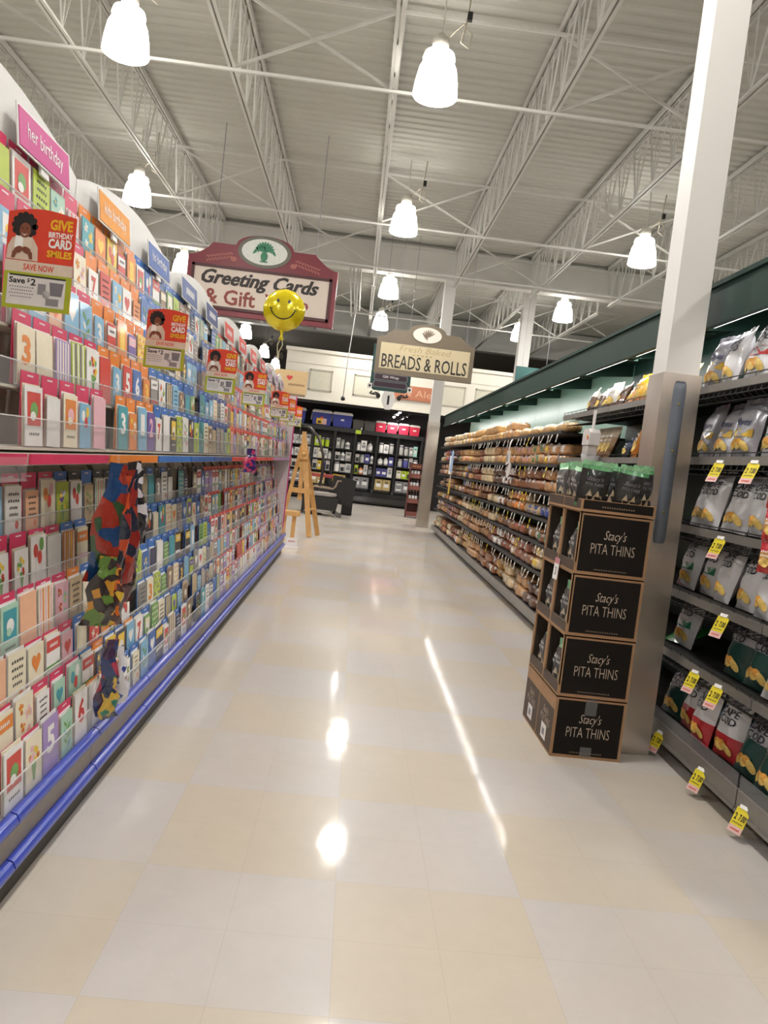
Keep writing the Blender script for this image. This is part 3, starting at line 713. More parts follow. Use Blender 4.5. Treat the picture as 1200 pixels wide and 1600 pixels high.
for loc, rot, wd, ht, cols, lb in PK: packet(loc, rot, wd, ht, cols, lb, 'hanging party packets')
o = thing('clip_strip', 'clear hanging strip that carries the bunch of party packets', 'clip strip', (-.868, 2.86, .42))
b = MB(); b.box(-.002, .002, -.012, .012, 0, .88, ACR); b.done('strip', o)
b = MB()
for q in range(8): b.tube([(0, 0, .08 + .1 * q), (.02, 0, .075 + .1 * q), (.024, 0, .09 + .1 * q)], .002, INKG, 4)
b.done('hook_row', o)
# curved clear divider at the near left edge
o = thing('acrylic_bin', 'curved clear acrylic bin corner at the left edge of the photo', 'acrylic bin', (-.79, 1.74, 1.24))
b = MB(); pr = [(0, 0), (.05, 0), (.07, .02), (.075, .06), (.06, .12), (.02, .17), (0, .25)]
b.prism(pr, 0, .004, clear_mat('frosted_acrylic', '#f4f2f2', .55), face_cam(-.09, 0, .0)); b.done('end_wall', o)
b = MB(); b.box(-.09, -.015, .004, .20, .0, .004, ACR); b.box(-.022, -.019, .004, .20, .0, .06, ACR); b.done('tray', o)

# ------------------------------------------------------------------ smiley foil balloon
FOIL = mat('yellow_foil', '#dcc814', .18, .35, var=.05, coat=.6, coat_rough=.05)
o = thing('foil_balloon', 'round yellow foil balloon with a smiling face above the card racks', 'balloon', (-.90, 7.95, 2.80))
b = MB(); R = .212; n = 40; rings = 12; rnd = random.Random(4)
for sg in (-1, 1):
    v = []
    for k in range(rings + 1):
        for j in range(n):
            t = 2 * PI * j / n; r = k / rings
            th = .115 * math.sqrt(max(0, 1 - r ** 2.3))
            wr = .008 * math.sin(t * 13 + sg) * r ** 4 * (1 - .5 * r)
            v.append((R * r * math.cos(t) * (1 + .012 * math.sin(13 * t) * (r > .95)), sg * (th + wr), R * r * math.sin(t) * (1 + .012 * math.sin(13 * t) * (r > .95))))
    f = [(k * n + j, k * n + (j + 1) % n, (k + 1) * n + (j + 1) % n, (k + 1) * n + j) for k in range(rings) for j in range(n)]
    if sg > 0: f = [q[::-1] for q in f]
    b.faces(v, f, FOIL, True)
b.done('body', o)
def bz(x, y): return .115 * math.sqrt(max(0, 1 - (math.hypot(x, y) / R) ** 2.3)) + .001
INK2 = mat('printed_black_face', '#15130a', .35)
b = MB(); M = face_cam(0, 0, 0)
for sx in (-1, 1): b.disc(sx * .056, .07, .015, .020, .0035, INK2, M, 14, surf=bz)
v = []; 
pts = [(math.cos(t) * .125, math.sin(t) * .125 - .0 + .02) for t in [math.radians(195 + 150 * q / 20) for q in range(21)]]
b.tube([M @ Vector((x, y, bz(x, y) + .003)) for x, y in pts], .006, INK2, 6)
for sx in (0, -1): b.tube([M @ Vector((pts[sx][0] + dx, pts[sx][1] + dy, bz(*pts[sx]) + .003)) for dx, dy in ((-.015, .008), (.015, .004))], .004, INK2, 5)
b.done('face_print', o)
b = MB(); b.lathe([(.03, -.19), (.016, -.23), (.012, -.26), (.03, -.30)], FOIL, 10, caps=False); b.done('neck', o)
b = MB(); b.tube([(0, 0, -.25), (.02, 0, -.35), (-.01, .01, -.42), (.0, 0, -.56), (-.1, 0, -.66)], .005, mat('curling_ribbon', '#d9d2a8', .3), 6); b.tube([(0, 0, -.26), (-.03, 0, -.36), (-.015, 0, -.48)], .004, mat('curling_ribbon', '#d9d2a8', .3), 5); b.done('ribbon', o)

# ------------------------------------------------------------------ hanging department signs
def arch_poly(W, Hb, n=16):
    """sign outline: straight box with stepped concave shoulders and an oval crown, origin at centre of the lower panel top"""
    p = [(-W / 2, -Hb), (W / 2, -Hb), (W / 2, .0)]
    w1, w2 = W * .345, W * .20
    for q in range(1, 7):
        t = q / 6; p.append((W / 2 - (W / 2 - w1) * t, .0 + W * .085 * (1 - math.cos(t * PI / 2))))
    p.append((w1, W * .095)); p.append((w2, W * .095))
    for q in range(n + 1):
        t = PI * q / n; p.append((w2 * .95 * math.cos(t), W * .10 + W * .075 * math.sin(t)))
    p.append((-w2, W * .095)); p.append((-w1, W * .095))
    for q in range(5, -1, -1):
        t = q / 6; p.append((-W / 2 + (W / 2 - w1) * t, .0 + W * .085 * (1 - math.cos(t * PI / 2))))
    return p
MAROON = mat('maroon_sign_frame', '#7e2230', .4, var=.04, scale=6); MAROOND = mat('maroon_sign_edge', '#4a1a1e', .45); IVORY = mat('ivory_sign_face', '#e6d8cc', .55, var=.02, scale=3)
SG = mat('oval_grey_rim', '#6f6d60', .45); OVAL = mat('oval_white_face', '#e9ece6', .5); GREEN = mat('sign_plant_green', '#3f8a68', .5); ROSE = mat('leaf_carving_rose', '#b56a62', .5)
DBR = mat('dark_brown_letters', '#2c211e', .5); MRL = mat('maroon_letters', '#8f4238', .5)
o = thing('hanging_sign', 'maroon Greeting Cards hanging sign partly behind the smiley balloon', 'sign', (-1.80, 12.4, 4.28), 'hanging department signs')
M = face_cam(0, 0, 0); W = 2.36
b = MB(); b.prism(arch_poly(W, .88), -.10, 0, MAROON, M); b.done('frame', o)
b = MB(); b.prism([(-1.06, -.755), (1.06, -.755), (1.06, -.165), (-1.06, -.165)], -.001, .006, IVORY, M); b.done('face', o)
b = MB()
for x0, x1, z0, z1 in ((-1.10, 1.10, -.80, -.755), (-1.10, 1.10, -.165, -.125), (-1.10, -1.06, -.80, -.125), (1.06, 1.10, -.80, -.125)): b.box(x0, x1, -.03, .0, z0, z1, MAROOND)
b.done('moulding', o)
b = MB(); b.disc(0, .16, .42, .25, .012, SG, M, 32); b.disc(0, .16, .36, .20, .018, OVAL, M, 32); ov = b.done('oval', o)
b = MB()
for q in range(9):
    t = math.radians(20 + q * 17.5); L = .13
    c = (math.cos(t) * L * .6, .17 + math.sin(t) * L * .55); b.disc(c[0], c[1], L * .62, .024, .022 + .001 * q, GREEN, M, 10, rot=t)
    b.disc(math.cos(t) * L * 1.25, .17 + math.sin(t) * L * .6 - .04, .05, .016, .023 + .001 * q, GREEN, M, 8, rot=-PI / 2 + (t - PI / 2) * -.4)
b.disc(0, .09, .055, .075, .033, GREEN, M, 14); b.flat([(-.07, .02), (.07, .02), (.05, .0), (-.05, .0)][::-1], .03, GREEN, M)
b.done('plant_emblem', ov)
for sx in (-1, 1):
    b = MB()
    for q in range(8):
        x = sx * (.52 + .05 * q); z = .045 - .012 * q + .0
        for up in (-1, 1): b.disc(x, z + up * .028 + .01, .036, .012, .008, ROSE, M, 8, rot=sx * (-.3) + up * .6 * sx)
    b.disc(sx * .47, .0, .05, .04, .009, ROSE, M, 10); b.done('leaf_carving', o)
b = MB(); [b.text('Greeting Cards', M, 1.84, .29, DBR, bold=.022, slant=.35, cx=-.025 + .012 * q, cy=-.335, d=.008 + .004 * q) for q in range(2)]; b.done('lettering', o)
b = MB(); b.text('& Gift', M, .80, .24, MRL, bold=.02, cx=-.47, cy=-.60, d=.007, depth=.004); b.text('Wrap', M, .70, .24, MRL, bold=.02, cx=.42, cy=-.60, d=.007, depth=.004); b.done('lettering', o)
for x in (-.8, .8):
    b = MB(); b.tube([(x, -.05 + .1, .12), (x, .05, 2.09)], .006, INKG, 5); b.done('suspension_wire', o)
TAUPE = mat('taupe_sign_frame', '#6d6150', .5, var=.04, scale=6); TAN = mat('tan_sign_face', '#c3b594', .55, var=.03, scale=3); GOLD = mat('faded_gold_letters', '#a4946a', .5); BLKL = mat('black_letters', '#18150f', .45)
o = thing('hanging_sign', 'taupe Breads & Rolls hanging sign over the aisle end', 'sign', (1.055, 14.5, 3.70), 'hanging department signs')
W = 1.84
b = MB(); b.prism(arch_poly(W, .66), -.10, 0, TAUPE, M); b.done('frame', o)
b = MB(); b.prism([(-.84, -.565), (.84, -.565), (.84, -.09), (-.84, -.09)], -.001, .008, TAN, M); b.done('face', o)
b = MB(); b.disc(0, .125, .28, .155, .010, TAUPE, M, 28); b.disc(0, .125, .27, .145, .016, IVORY, M, 28); ov = b.done('oval', o)
b = MB()
for q in range(7):
    t = math.radians(50 + q * 17); b.disc(math.cos(t) * .07 + .02, .06 + math.sin(t) * .09, .09, .014, .02 + .001 * q, TAUPE, M, 8, rot=t - .3)
b.done('wheat_emblem', ov)
b = MB(); b.text('BREADS & ROLLS', M, 1.60, .25, BLKL, bold=.008, cy=-.42, d=.009, depth=.003); b.done('lettering', o)
b = MB(); b.text('Fresh Baked', M, .98, .11, GOLD, slant=.25, cy=-.165, d=.009); scribble(b, M @ Matrix.Translation((-.05, -.265, 0)), .4, .03, GOLD, 5, .009); b.done('lettering', o)
for x in (-.6, .75):
    b = MB(); b.tube([(x, .05, .12), (x, .05, 2.67)], .005, INKG, 5); b.done('suspension_wire', o)
# aisle number sign
TEAL = mat('aisle_sign_green', '#1f4f4c', .45); PLUM = mat('aisle_plum_plate', '#3f2c3c', .45)
def aisle_sign(loc, label, txt, num):
    o = thing('aisle_sign', label, 'sign', loc, 'green aisle number signs'); M = face_cam(0, 0, 0)
    b = MB(); b.prism([(-.44, -.42), (-.36, -.50), (.36, -.50), (.44, -.42), (.44, .5), (-.44, .5)], -.05, 0, TEAL, M); b.done('board', o)
    for z, t in ((-.20, txt), (-.36, None), (-.04, None), (.12, None)):
        b = MB(); b.prism([(-.36, z - .07), (.36, z - .07), (.38, z), (.36, z + .07), (-.36, z + .07), (-.38, z)], 0, .012, INKG, M); b.prism([(-.34, z - .055), (.34, z - .055), (.36, z), (.34, z + .055), (-.34, z + .055), (-.36, z)], .012, .016, PLUM, M); pl = b.done('plate', o)
        if t: b = MB(); b.text(t, M, .36, .075, INKW, bold=.02, cy=z, d=.018); b.done('lettering', pl)
    for sx in (-1, 1):
        b = MB(); b.box(sx * .44 - .05, sx * .44 + .05, -.03, -.015, -.48, -.36, INKW); b.disc(sx * .44, -.42, .025, .03, .032, INKB, M, 10); b.done('corner_tile', o)
    for sx in (-.3, .3):
        b = MB(); b.tube([(sx, .025, .48), (sx, .025, 6.37 - loc[2])], .005, INKG, 5); b.done('suspension_wire', o)
    if num:
        b = MB(); b.prism([(-.15, -.62), (-.10, -.50), (.10, -.50), (.15, -.62), (.15, -.72), (.06, -.90), (-.06, -.90), (-.15, -.72)], -.02, .02, INKW, M); nb = b.done('number_plate', o)
        b = MB(); b.text(num, M, .045, .20, INKB, bold=.0, cy=-.69, d=.022); b.done('lettering', nb)
        for sx in (-1, 1):
            b = MB()
            for q in range(5): b.disc(sx * (.24 + .04 * q), -.58 + .02 * math.sin(q * 2), .05, .02, .0 + .002 * q, INKB, M, 8, rot=sx * (.9 - .45 * q))
            b.disc(sx * .23, -.62, .05, .06, .001, INKB, M, 10); b.done('leaf_ornament', o)
    return o
aisle_sign((.545, 17.0, 3.44), 'green Gift Wrap aisle sign with number one, behind the bread sign', 'Gift Wrap', '1')
aisle_sign((4.1, 19.0, 3.62), 'small dark green aisle sign beyond the canopy on the right', None, None)
o = thing('wall_sign', 'terracotta ale sign on the cream wall', 'sign', (1.55, SY - .03, 3.51))
b = MB(); b.box(-.9, .52, -.03, 0.03, -.21, .21, mat('terracotta_sign', '#a9694c', .55)); b.done('board', o)
b = MB(); b.text('& Ale', face_cam(0, -.031, 0), .80, .20, mat('worn_cream_letters', '#c99f84', .5), cx=.05, cy=0, d=.001); b.done('lettering', o)
# ------------------------------------------------------------------ right hand shelving
DKG = mat('dark_green_shelf', '#1c3b33', .45, var=.08, scale=5); GRN = mat('green_canopy', '#19332b', .6, spec=.25, var=.04, scale=4); BACKG = mat('green_back_panel', '#6d8f80', .35, var=.05, scale=3)
RAIL = mat('grey_price_rail', '#8f8c88', .35, .5, var=.05); DKS = mat('charcoal_shelf', '#2b2a29', .5); WIRE = mat('shelf_wire', '#3a3a3a', .4, .6)
FX, BX = 1.79, 2.36
CHZ = [.567, .89, 1.24, 1.605, 1.98]
BRZ = [.535, .80, 1.03, 1.28, 1.545, 1.85]
def shelf_unit(y0, W, zs, label, group, wire, fx=FX):
    o = thing('shelf_unit', label, 'shelving', (0, y0, 0), group)
    b = MB(); b.box(BX, BX + .04, .003, W - .003, 0, 2.62, BACKG if not wire else DKG); b.done('back_panel', o)
    b = MB(); b.box(fx + .004, BX, .003, W - .003, .10, .165, DKS); b.box(fx + .10, BX, .003, W - .003, 0, .10, KICK); b.done('base', o)
    b = MB(); b.box(fx - .012, fx + .004, .004, W - .004, .095, .175, RAIL); b.box(fx - .02, fx + .004, .004, W - .004, .085, .10, RAIL); b.done('base_rail', o)
    if wire:
        b = MB(); b.box(fx - .012, fx - .009, .01, W - .01, .175, .245, clear_mat('clear_acrylic', '#ffffff', .05)); b.done('clear_guard', o)
    for z in zs:
        b = MB(); x0 = fx + (.0 if not wire else 0); b.box(x0 + .006, BX, .004, W - .004, z - .022, z - .004, DKS); sh = b.done('shelf', o)
        b = MB(); b.box(fx - .008, fx + .006, .004, W - .004, z - (.036 if wire else .022), z + .004, RAIL if wire else DKS); b.done('price_rail', sh)
        if wire:
            b = MB(); n = 20
            for q in range(n + 1):
                yy = .02 + (W - .04) * q / n; b.tube([(fx + .004, yy, z - .036), (fx - .004, yy, z - .06), (fx + .03, yy, z - .085), (fx + .3, yy, z - .04)], .0022, WIRE, 4)
            b.tube([(fx - .003, .01, z - .062), (fx - .003, W - .01, z - .062)], .003, WIRE, 5); b.tube([(fx + .03, .01, z - .085), (fx + .03, W - .01, z - .085)], .003, WIRE, 5)
            b.tube([(fx - .006, .01, z + .022), (fx - .006, W - .01, z + .022)], .003, WIRE, 5)
            for q in range(0, n + 1, 2): b.tube([(fx - .006, .02 + (W - .04) * q / n, z), (fx - .006, .02 + (W - .04) * q / n, z + .022)], .002, WIRE, 4)
            b.done('wire_front', sh)
    return o
shelf_unit(1.92, 1.22, CHZ, 'wire front chip shelving unit at the right edge of the photo', 'chip shelving', True)
shelf_unit(3.14, 1.22, CHZ, 'wire front chip shelving unit right of the white column', 'chip shelving', True)
shelf_unit(4.36, 1.22, [.567, .89, 1.24, 1.605, 1.98], 'snack shelving unit behind the white column', 'snack shelving', True)
shelf_unit(5.58, 1.22, [.567, .89, 1.24, 1.605, 1.98], 'snack shelving unit between the column and the bread shelves', 'snack shelving', True)
for i in range(8): shelf_unit(6.80 + 1.22 * i, 1.22, BRZ, f'dark green bread shelving unit, {nth(i + 1)} from the near end', 'bread shelving', False)
# canopy
o = thing('shelf_canopy', 'long green canopy with light tubes over the right hand shelves', 'canopy', (0, 1.9, 0))
CL = 16.6 - 1.9
b = MB(); b.box(1.80, 1.83, 0, CL, 2.31, 2.535, GRN); b.box(1.775, 1.80, 0, CL, 2.30, 2.325, GRN); b.box(1.785, 1.80, 0, CL, 2.515, 2.54, GRN); b.done('fascia', o)
b = MB(); b.box(1.83, 2.355, 0, CL, 2.50, 2.53, GRN); b.done('soffit', o)
b = MB(); b.faces([(1.86, 0, 2.36), (2.02, 0, 2.47), (2.02, CL, 2.47), (1.86, CL, 2.36)], [(0, 1, 2, 3)], GRN); b.done('reflector', o)
TUBE = mat('fluorescent_tube', '#fff8f4', .4, emit=TUBE_EMIT)
k = 0
for i in range(12):
    y = .1 + 1.22 * i
    b = MB(); b.tube([(1.935, y, 2.375), (1.935, y + 1.14, 2.375)], .013, TUBE, 8); b.done('light_tube', o)
    b = MB(); b.box(1.90, 1.97, y - .03, y + .0, 2.34, 2.50, GRN); b.done('tube_holder', o)
    b = MB(); b.prism([(1.83, 2.50), (2.36, 2.50), (2.36, 2.40), (1.83, 2.34)], -.006, .006, GRN, Matrix(((1, 0, 0, 0), (0, 0, -1, y - .05), (0, 1, 0, 0), (0, 0, 0, 1)))); b.done('canopy_bracket', o)
# real light of the tubes, one strip per section
for i in range(6):
    l = bpy.data.lights.new('tube_light', 'AREA'); l.shape = 'RECTANGLE'; l.size = .05; l.size_y = 2.3; l.energy = 9; l.color = (1, .96, .93)
    lo = bpy.data.objects.new('tube_light', l); COL.objects.link(lo); lo.parent = o; lo.location = (1.96, 1.25 + 2.44 * i, 2.352); lo.rotation_euler = (0, math.radians(-25), 0)

# ------------------------------------------------------------------ bread
def puff(b, cx, cy, cz, sx, sy, sz, m, n=4., cuts=5, bumps=None, jit=.0, rnd=random, M=None, flat_base=True):
    vv = {}; L = []; F = []
    N = cuts
    def vid(p):
        k = tuple(round(q, 4) for q in p)
        if k not in vv:
            q = Vector(p); s = (abs(q.x) ** n + abs(q.y) ** n + abs(q.z) ** n) ** (1 / n); q /= s
            z = q.z
            if bumps and z > 0: z *= .78 + .22 * abs(math.sin((q.x + 1) * .5 * PI * bumps[0])) ** .6 * abs(math.sin((q.y + 1) * .5 * PI * bumps[1])) ** .6
            P = Vector((cx + q.x * sx / 2 * (1 + rnd.uniform(-jit, jit)), cy + q.y * sy / 2 * (1 + rnd.uniform(-jit, jit)), cz + sz / 2 + z * sz / 2))
            vv[k] = len(L); L.append(M @ P if M else P)
        return vv[k]
    for ax in range(3):
        for sg in (-1, 1):
            for i in range(N):
                for j in range(N):
                    def pt(a, c):
                        p = [0, 0, 0]; p[ax] = sg; p[(ax + 1) % 3] = a / N * 2 - 1; p[(ax + 2) % 3] = c / N * 2 - 1; return p
                    f = [vid(pt(i, j)), vid(pt(i + 1, j)), vid(pt(i + 1, j + 1)), vid(pt(i, j + 1))]
                    F.append(f if sg > 0 else f[::-1])
    b.faces(L, F, m, True)
BC = {'tan': '#b98a58', 'brown': '#8a5632', 'golden': '#c79a5c', 'pale': '#d8bf98', 'dark brown': '#5d3a26', 'reddish brown': '#8f4f34'}
LC = {'white': '#e6e2de', 'yellow': '#e3c22e', 'red': '#c73a36', 'blue': '#4a5fae', 'pink': '#d0929a', 'green': '#2f7a4c', 'orange': '#d98236'}
def breadm(c): return mat('bread_' + c.replace(' ', '_'), BC[c], .5, var=.22, scale=22, coat=.9, coat_rough=.15, bump=.9, bump_scale=38)
def labm(c): return mat('bread_bag_' + c, LC[c], .35, var=.08, scale=30, coat=.7, bump=.3, bump_scale=40)
BK = {'sandwich loaf': (.27, .118), 'bun pack': (.29, .11), 'roll pack': (.25, .105), 'round loaf': (.22, .12), 'bagel bag': (.25, .11)}
bd = {}
def bread_parts(kind, c, lc):
    k = (kind, c, lc)
    if k in bd: return bd[k]
    rnd = random.Random(sum(map(ord, kind + c + str(lc)))); W, H = BK[kind]; b = MB(); m = breadm(c)
    # local: x = depth into the shelf (front at 0), y = width
    if kind == 'sandwich loaf': puff(b, .15, 0, 0, .30, W, H, m, 4, 6, jit=.03, rnd=rnd)
    elif kind == 'bun pack': puff(b, .12, 0, 0, .24, W, H, m, 5, 12, (2, 3), .015, rnd)
    elif kind == 'roll pack': puff(b, .12, 0, 0, .24, W, H, m, 4, 12, (3, 4), .02, rnd)
    elif kind == 'round loaf': puff(b, .12, 0, 0, .22, W, H, m, 2.6, 7, None, .03, rnd)
    else:
        for q in range(3): puff(b, .10, (q - 1) * W / 3.1, 0, .16, W / 3.2, H, m, 2.4, 5, None, .02, rnd)
    o = b.done('bread'); me = o.data; bpy.data.objects.remove(o)
    kids = []
    if lc:
        b = MB(); lw = W * rnd.choice((.4, .55, .7)); y0 = rnd.uniform(-.2, .2) * (W - lw)
        if kind == 'bagel bag': y0 = 0
        puff(b, .10, y0, H * .12, .206, lw, H * .80, labm(lc), 5, 4, None, .03, rnd); o = b.done('label'); kids.append(('printed_label', o.data)); bpy.data.objects.remove(o)
    b = MB(); b.lathe([(.006, 0), (.010, .012), (.022, .04)], clear_mat('bread_bag_clear', '#ffffff', .45), 6, Matrix.Translation((.03, W * .3, H * .75)) @ Matrix.Rotation(math.radians(-70), 4, 'Y'), caps=False); o = b.done('tail'); kids.append(('bag_tail', o.data)); bpy.data.objects.remove(o)
    bd[k] = (me, kids); return bd[k]
rb = random.Random(5); far = MB(); nb = 0
LV = [.167] + [z - .004 for z in BRZ]; SHN = ['base', 'second', 'third', 'fourth', 'fifth', 'sixth', 'top']
GAP = [LV[i + 1] - LV[i] - .03 for i in range(6)] + [.30]
for li, z in enumerate(LV):
    y = 6.86; cnt = 0
    while y < 16.45:
        zone = rb.random(); kind = rb.choice(['sandwich loaf', 'bun pack', 'bun pack', 'roll pack', 'round loaf', 'bagel bag', 'sandwich loaf'])
        c = rb.choice(['tan', 'brown', 'golden', 'tan', 'pale', 'brown', 'reddish brown', 'tan', 'dark brown']); lc = rb.choice([None, None, None, 'white', 'yellow', 'red', 'blue', 'pink', 'white', 'orange', None, 'green'])
        if li == 6: c = rb.choice(['golden', 'pale', 'tan', 'golden']); lc = rb.choice([None, None, 'white', 'yellow', 'red'])
        if li == 6 and y < 8.4: kind = 'baguette'
        rep = rb.choice((1, 2, 2, 3))
        for r in range(rep):
            if y > 16.45: break
            W, H = BK.get(kind, (.5, .09)); 
            if kind == 'baguette':
                o = thing('bread_loaf', f'long golden baguette loaf in a yellow bag, {nth(cnt + 1)} from near end, top bread shelf', 'bread', (FX + .04, y + .26, z), 'bread on the right hand shelves')
                b = MB(); puff(b, .1, 0, 0, .18, .52, .11, breadm('golden'), 2.6, 10, None, .02, rb); b.done('crust', o)
                b = MB(); puff(b, .1, 0, .05, .15, .30, .065, labm('yellow'), 3, 6, None, .02, rb); b.done('printed_label', o)
                y += .54; cnt += 1; nb += 1; continue
            layers = 2 if GAP[li] > 2 * H - .01 else 1
            yc = y + W / 2
            for ly in range(layers):
                if ly and rb.random() < .12: continue
                H2 = H if ly == 0 else H * .96
                xx = FX + .012 + rb.uniform(0, .05) + .012 * ly
                near = y < 12.2
                if near:
                    me, kids = bread_parts(kind, c, lc)
                    o = bpy.data.objects.new('bread_loaf', me); COL.objects.link(o); o.location = (xx, yc, z + ly * H); o.rotation_euler = (0, 0, rb.uniform(-.14, .14))
                    lab = f"{c} {kind}" + (f" with {lc} label" if lc else '') + (', upper' if ly else '') + f", {nth(cnt + 1)} from near end, {SHN[li]} bread shelf"
                    tag(o, lab, 'bread', 'bread on the right hand shelves')
                    if y < 9.6:
                        for nm, kd in kids:
                            q = bpy.data.objects.new(nm, kd); COL.objects.link(q); q.parent = o
                    nb += 1
                else:
                    puff(far, xx + .12, yc, z + ly * H, .24, W - .01, H, breadm(c), 3.5, 4, None, .04, rb)
                    if lc and rb.random() < .8: puff(far, xx + .10, yc, z + ly * H + H * .1, .212, W * .5, H * .85, labm(lc), 4, 3, None, .03, rb)
            y += W + .004; cnt += 1
        if rb.random() < .12: y += .04
tag(far.done('far_bread_packs'), 'mass of small bread packs filling the far end of the bread shelves', 'bread packs', kind='stuff')
# price tags hanging from the bread shelf edges
PT = mat('white_price_tag', '#dedad2', .5); PTY = mat('yellow_price_tag', '#e2cf2e', .5); PTP = mat('pink_tag_foot', '#e0b8b4', .5)
tagd = {}
for nm, m in (('white', PT), ('yellow', PTY)):
    b = MB(); b.box(-.004, -.002, -.016, .016, -.075, .0, m); b.box(-.0048, -.004, -.013, .013, -.058, -.03, mat('tag_print', '#8c867c', .5)) if nm == 'white' else b.box(-.0048, -.004, -.012, .012, -.05, -.025, INKB)
    o = b.done('t'); tagd[nm] = o.data; bpy.data.objects.remove(o)
rt = random.Random(9)
for li, z in enumerate(BRZ):
    y = 6.9
    while y < 12.2:
        c = 'yellow' if rt.random() < .09 else 'white'
        o = bpy.data.objects.new('price_tag', tagd[c]); COL.objects.link(o); o.location = (FX - .009, y, z - .028); o.rotation_euler = (0, rt.uniform(0, .35), 0)
        if c == 'yellow' : o.scale = (1, 1, 1.3)
        tag(o, f'small {c} price tag on the front edge of the {SHN[li + 1]} bread shelf', 'price tag', f'{c} price tags on the {SHN[li + 1]} bread shelf')
        y += rt.choice((.14, .19, .24, .36))
# ------------------------------------------------------------------ bags
def bag_surf(w, h, t):
    def s(x, y):
        u = min(1, abs(x) / (w / 2)); v = abs((y - h / 2) / (h / 2)); v = min(1, v)
        return t * (1 - u ** 2.4) * max(0, 1 - v ** 3.2) ** .8 + .0012 * math.sin(23 * x / w + 9 * y / h)
    return s
def bag_mesh(b, w, h, t, zones, rnd, crimp=None, n=12, wrinkle=.006):
    """pillow bag standing at y=0..h, front towards +z; zones: [(upto fraction, material)]"""
    s = bag_surf(w, h, t); ph = [rnd.uniform(0, 6) for _ in range(4)]
    def full(x, y):
        a = min(1, max(0, x / w + .5)); c = min(1, max(0, y / h))
        return s(x, y) + wrinkle * (.6 * math.sin(ph[1] + 11 * a + 7 * c) + .5 * math.sin(ph[3] + 17 * c - 9 * a)) * (1 - abs(2 * a - 1) ** 4) * (1 - abs(2 * c - 1) ** 6)
    for sg in (1, -1):
        v = []
        for j in range(n + 1):
            for i in range(n + 1):
                x = (i / n - .5) * w; y = j / n * h
                wav = .012 * w * math.sin(ph[0] + 5 * j / n) * (1 if i in (0, n) else 0)
                d = full(x, y)
                v.append((x + wav, y, sg * d))
        lo = 0
        for zf, m in zones:
            f = [(j * (n + 1) + i, j * (n + 1) + i + 1, (j + 1) * (n + 1) + i + 1, (j + 1) * (n + 1) + i) for j in range(n) for i in range(n) if lo <= (j + .5) / n < zf]
            if sg < 0: f = [q[::-1] for q in f]
            b.faces(v, f, m, True); lo = zf
    cm_ = crimp or zones[-1][1]
    k = 9
    top = [((i / k - .5) * w, h + (.014 if i % 2 else .010)) for i in range(k + 1)]
    dz = [.004 * math.sin(ph[2] + i * 1.3) for i in range(k + 1)]
    v = [((i / k - .5) * w, h - .004, 0) for i in range(k + 1)] + [(x, y + .012, dz[i]) for i, (x, y) in enumerate(top)]
    b.faces(v, [(i, i + 1, k + 2 + i, k + 1 + i) for i in range(k)], cm_)
    v = [((i / k - .5) * w, .004, 0) for i in range(k + 1)] + [(x, -.0, dz[i] * .5) for i, (x, y) in enumerate(top)]
    return full
BAGM = {'white': '#d9d8dc', 'silver': '#a9a9b1', 'grey': '#8d8c92'}
def bm_(n, c, met=0.): return mat('bag_' + n, c, .3, met, var=.05, scale=20, coat=.35, bump=.25, bump_scale=18)
CHIP = mat('chip_print_gold', '#d99a42', .5, var=.25, scale=60); CHIP2 = mat('chip_print_light', '#ebc06a', .5, var=.2, scale=60)
def face_shelf(x, y, z, lean=.18, yaw=0.):
    u = Vector((math.sin(lean), 0, math.cos(lean))); r = Vector((0, -1, 0))
    M = basis(r, u, (x, y, z)); return M @ Matrix.Rotation(yaw, 4, 'Y')
def chip_design(key, base, band, bandc, wave, w=.205, h=.285, t=.052):
    o = empty('chip_bag'); rnd = random.Random(sum(map(ord, key)))
    mb_ = bm_(base, BAGM[base], .25 if base == 'silver' else 0); mband = bm_(bandc[0], bandc[1]) if bandc else mb_
    zones = [(band, mband), (1.01, mb_)] if bandc and band > 0 else [(1.01, mb_)]
    b = MB(); s = bag_mesh(b, w, h, t, zones, rnd); b.done('bag', o)
    I = Matrix()
    b = MB()
    if wave:
        b.text('Waves', I, w * .55, h * .13, mat('wave_blue_ink', '#3a3f6c', .4), bold=.01, slant=.4, cy=h * .62, d=.003, surf=s)
    else:
        b.text('CAPE', I, w * .60, h * .125, mat('bag_black_ink', '#22232c', .4), bold=.012, cy=h * .80, d=.004, surf=s)
        b.text('COD', I, w * .55, h * .125, mat('bag_black_ink', '#22232c', .4), bold=.012, cx=w * .03, cy=h * .655, d=.004, surf=s)
    b.done('lettering', o)
    b = MB()
    for q in range(5): b.disc(w * (-.24 + .12 * q), h * (.20 + .05 * (q % 2)), w * .15, w * .09, .004 + .0008 * q, CHIP if q % 2 else CHIP2, I, 12, surf=s, rot=.6 - .35 * q)
    b.done('chip_picture', o)
    if bandc and band <= 0:
        b = MB(); b.flat([(x, y) for x, y in ((-w * .36, h * .36), (-w * .18, h * .36), (0, h * .36), (w * .18, h * .36), (w * .36, h * .36), (w * .36, h * .50), (w * .18, h * .49), (0, h * .48), (-w * .18, h * .49), (-w * .36, h * .50))], .004, mband, I, surf=s); b.done('flavour_band', o)
    elif not wave:
        b = MB(); b.flat([(-w * .34, h * .86), (-w * .34, h * .66), (-w * .28, h * .66), (-w * .26, h * .86)], .004, mat('bag_sky_print', '#7fa6d8', .4), I, surf=s); b.done('picture_panel', o)
    return o
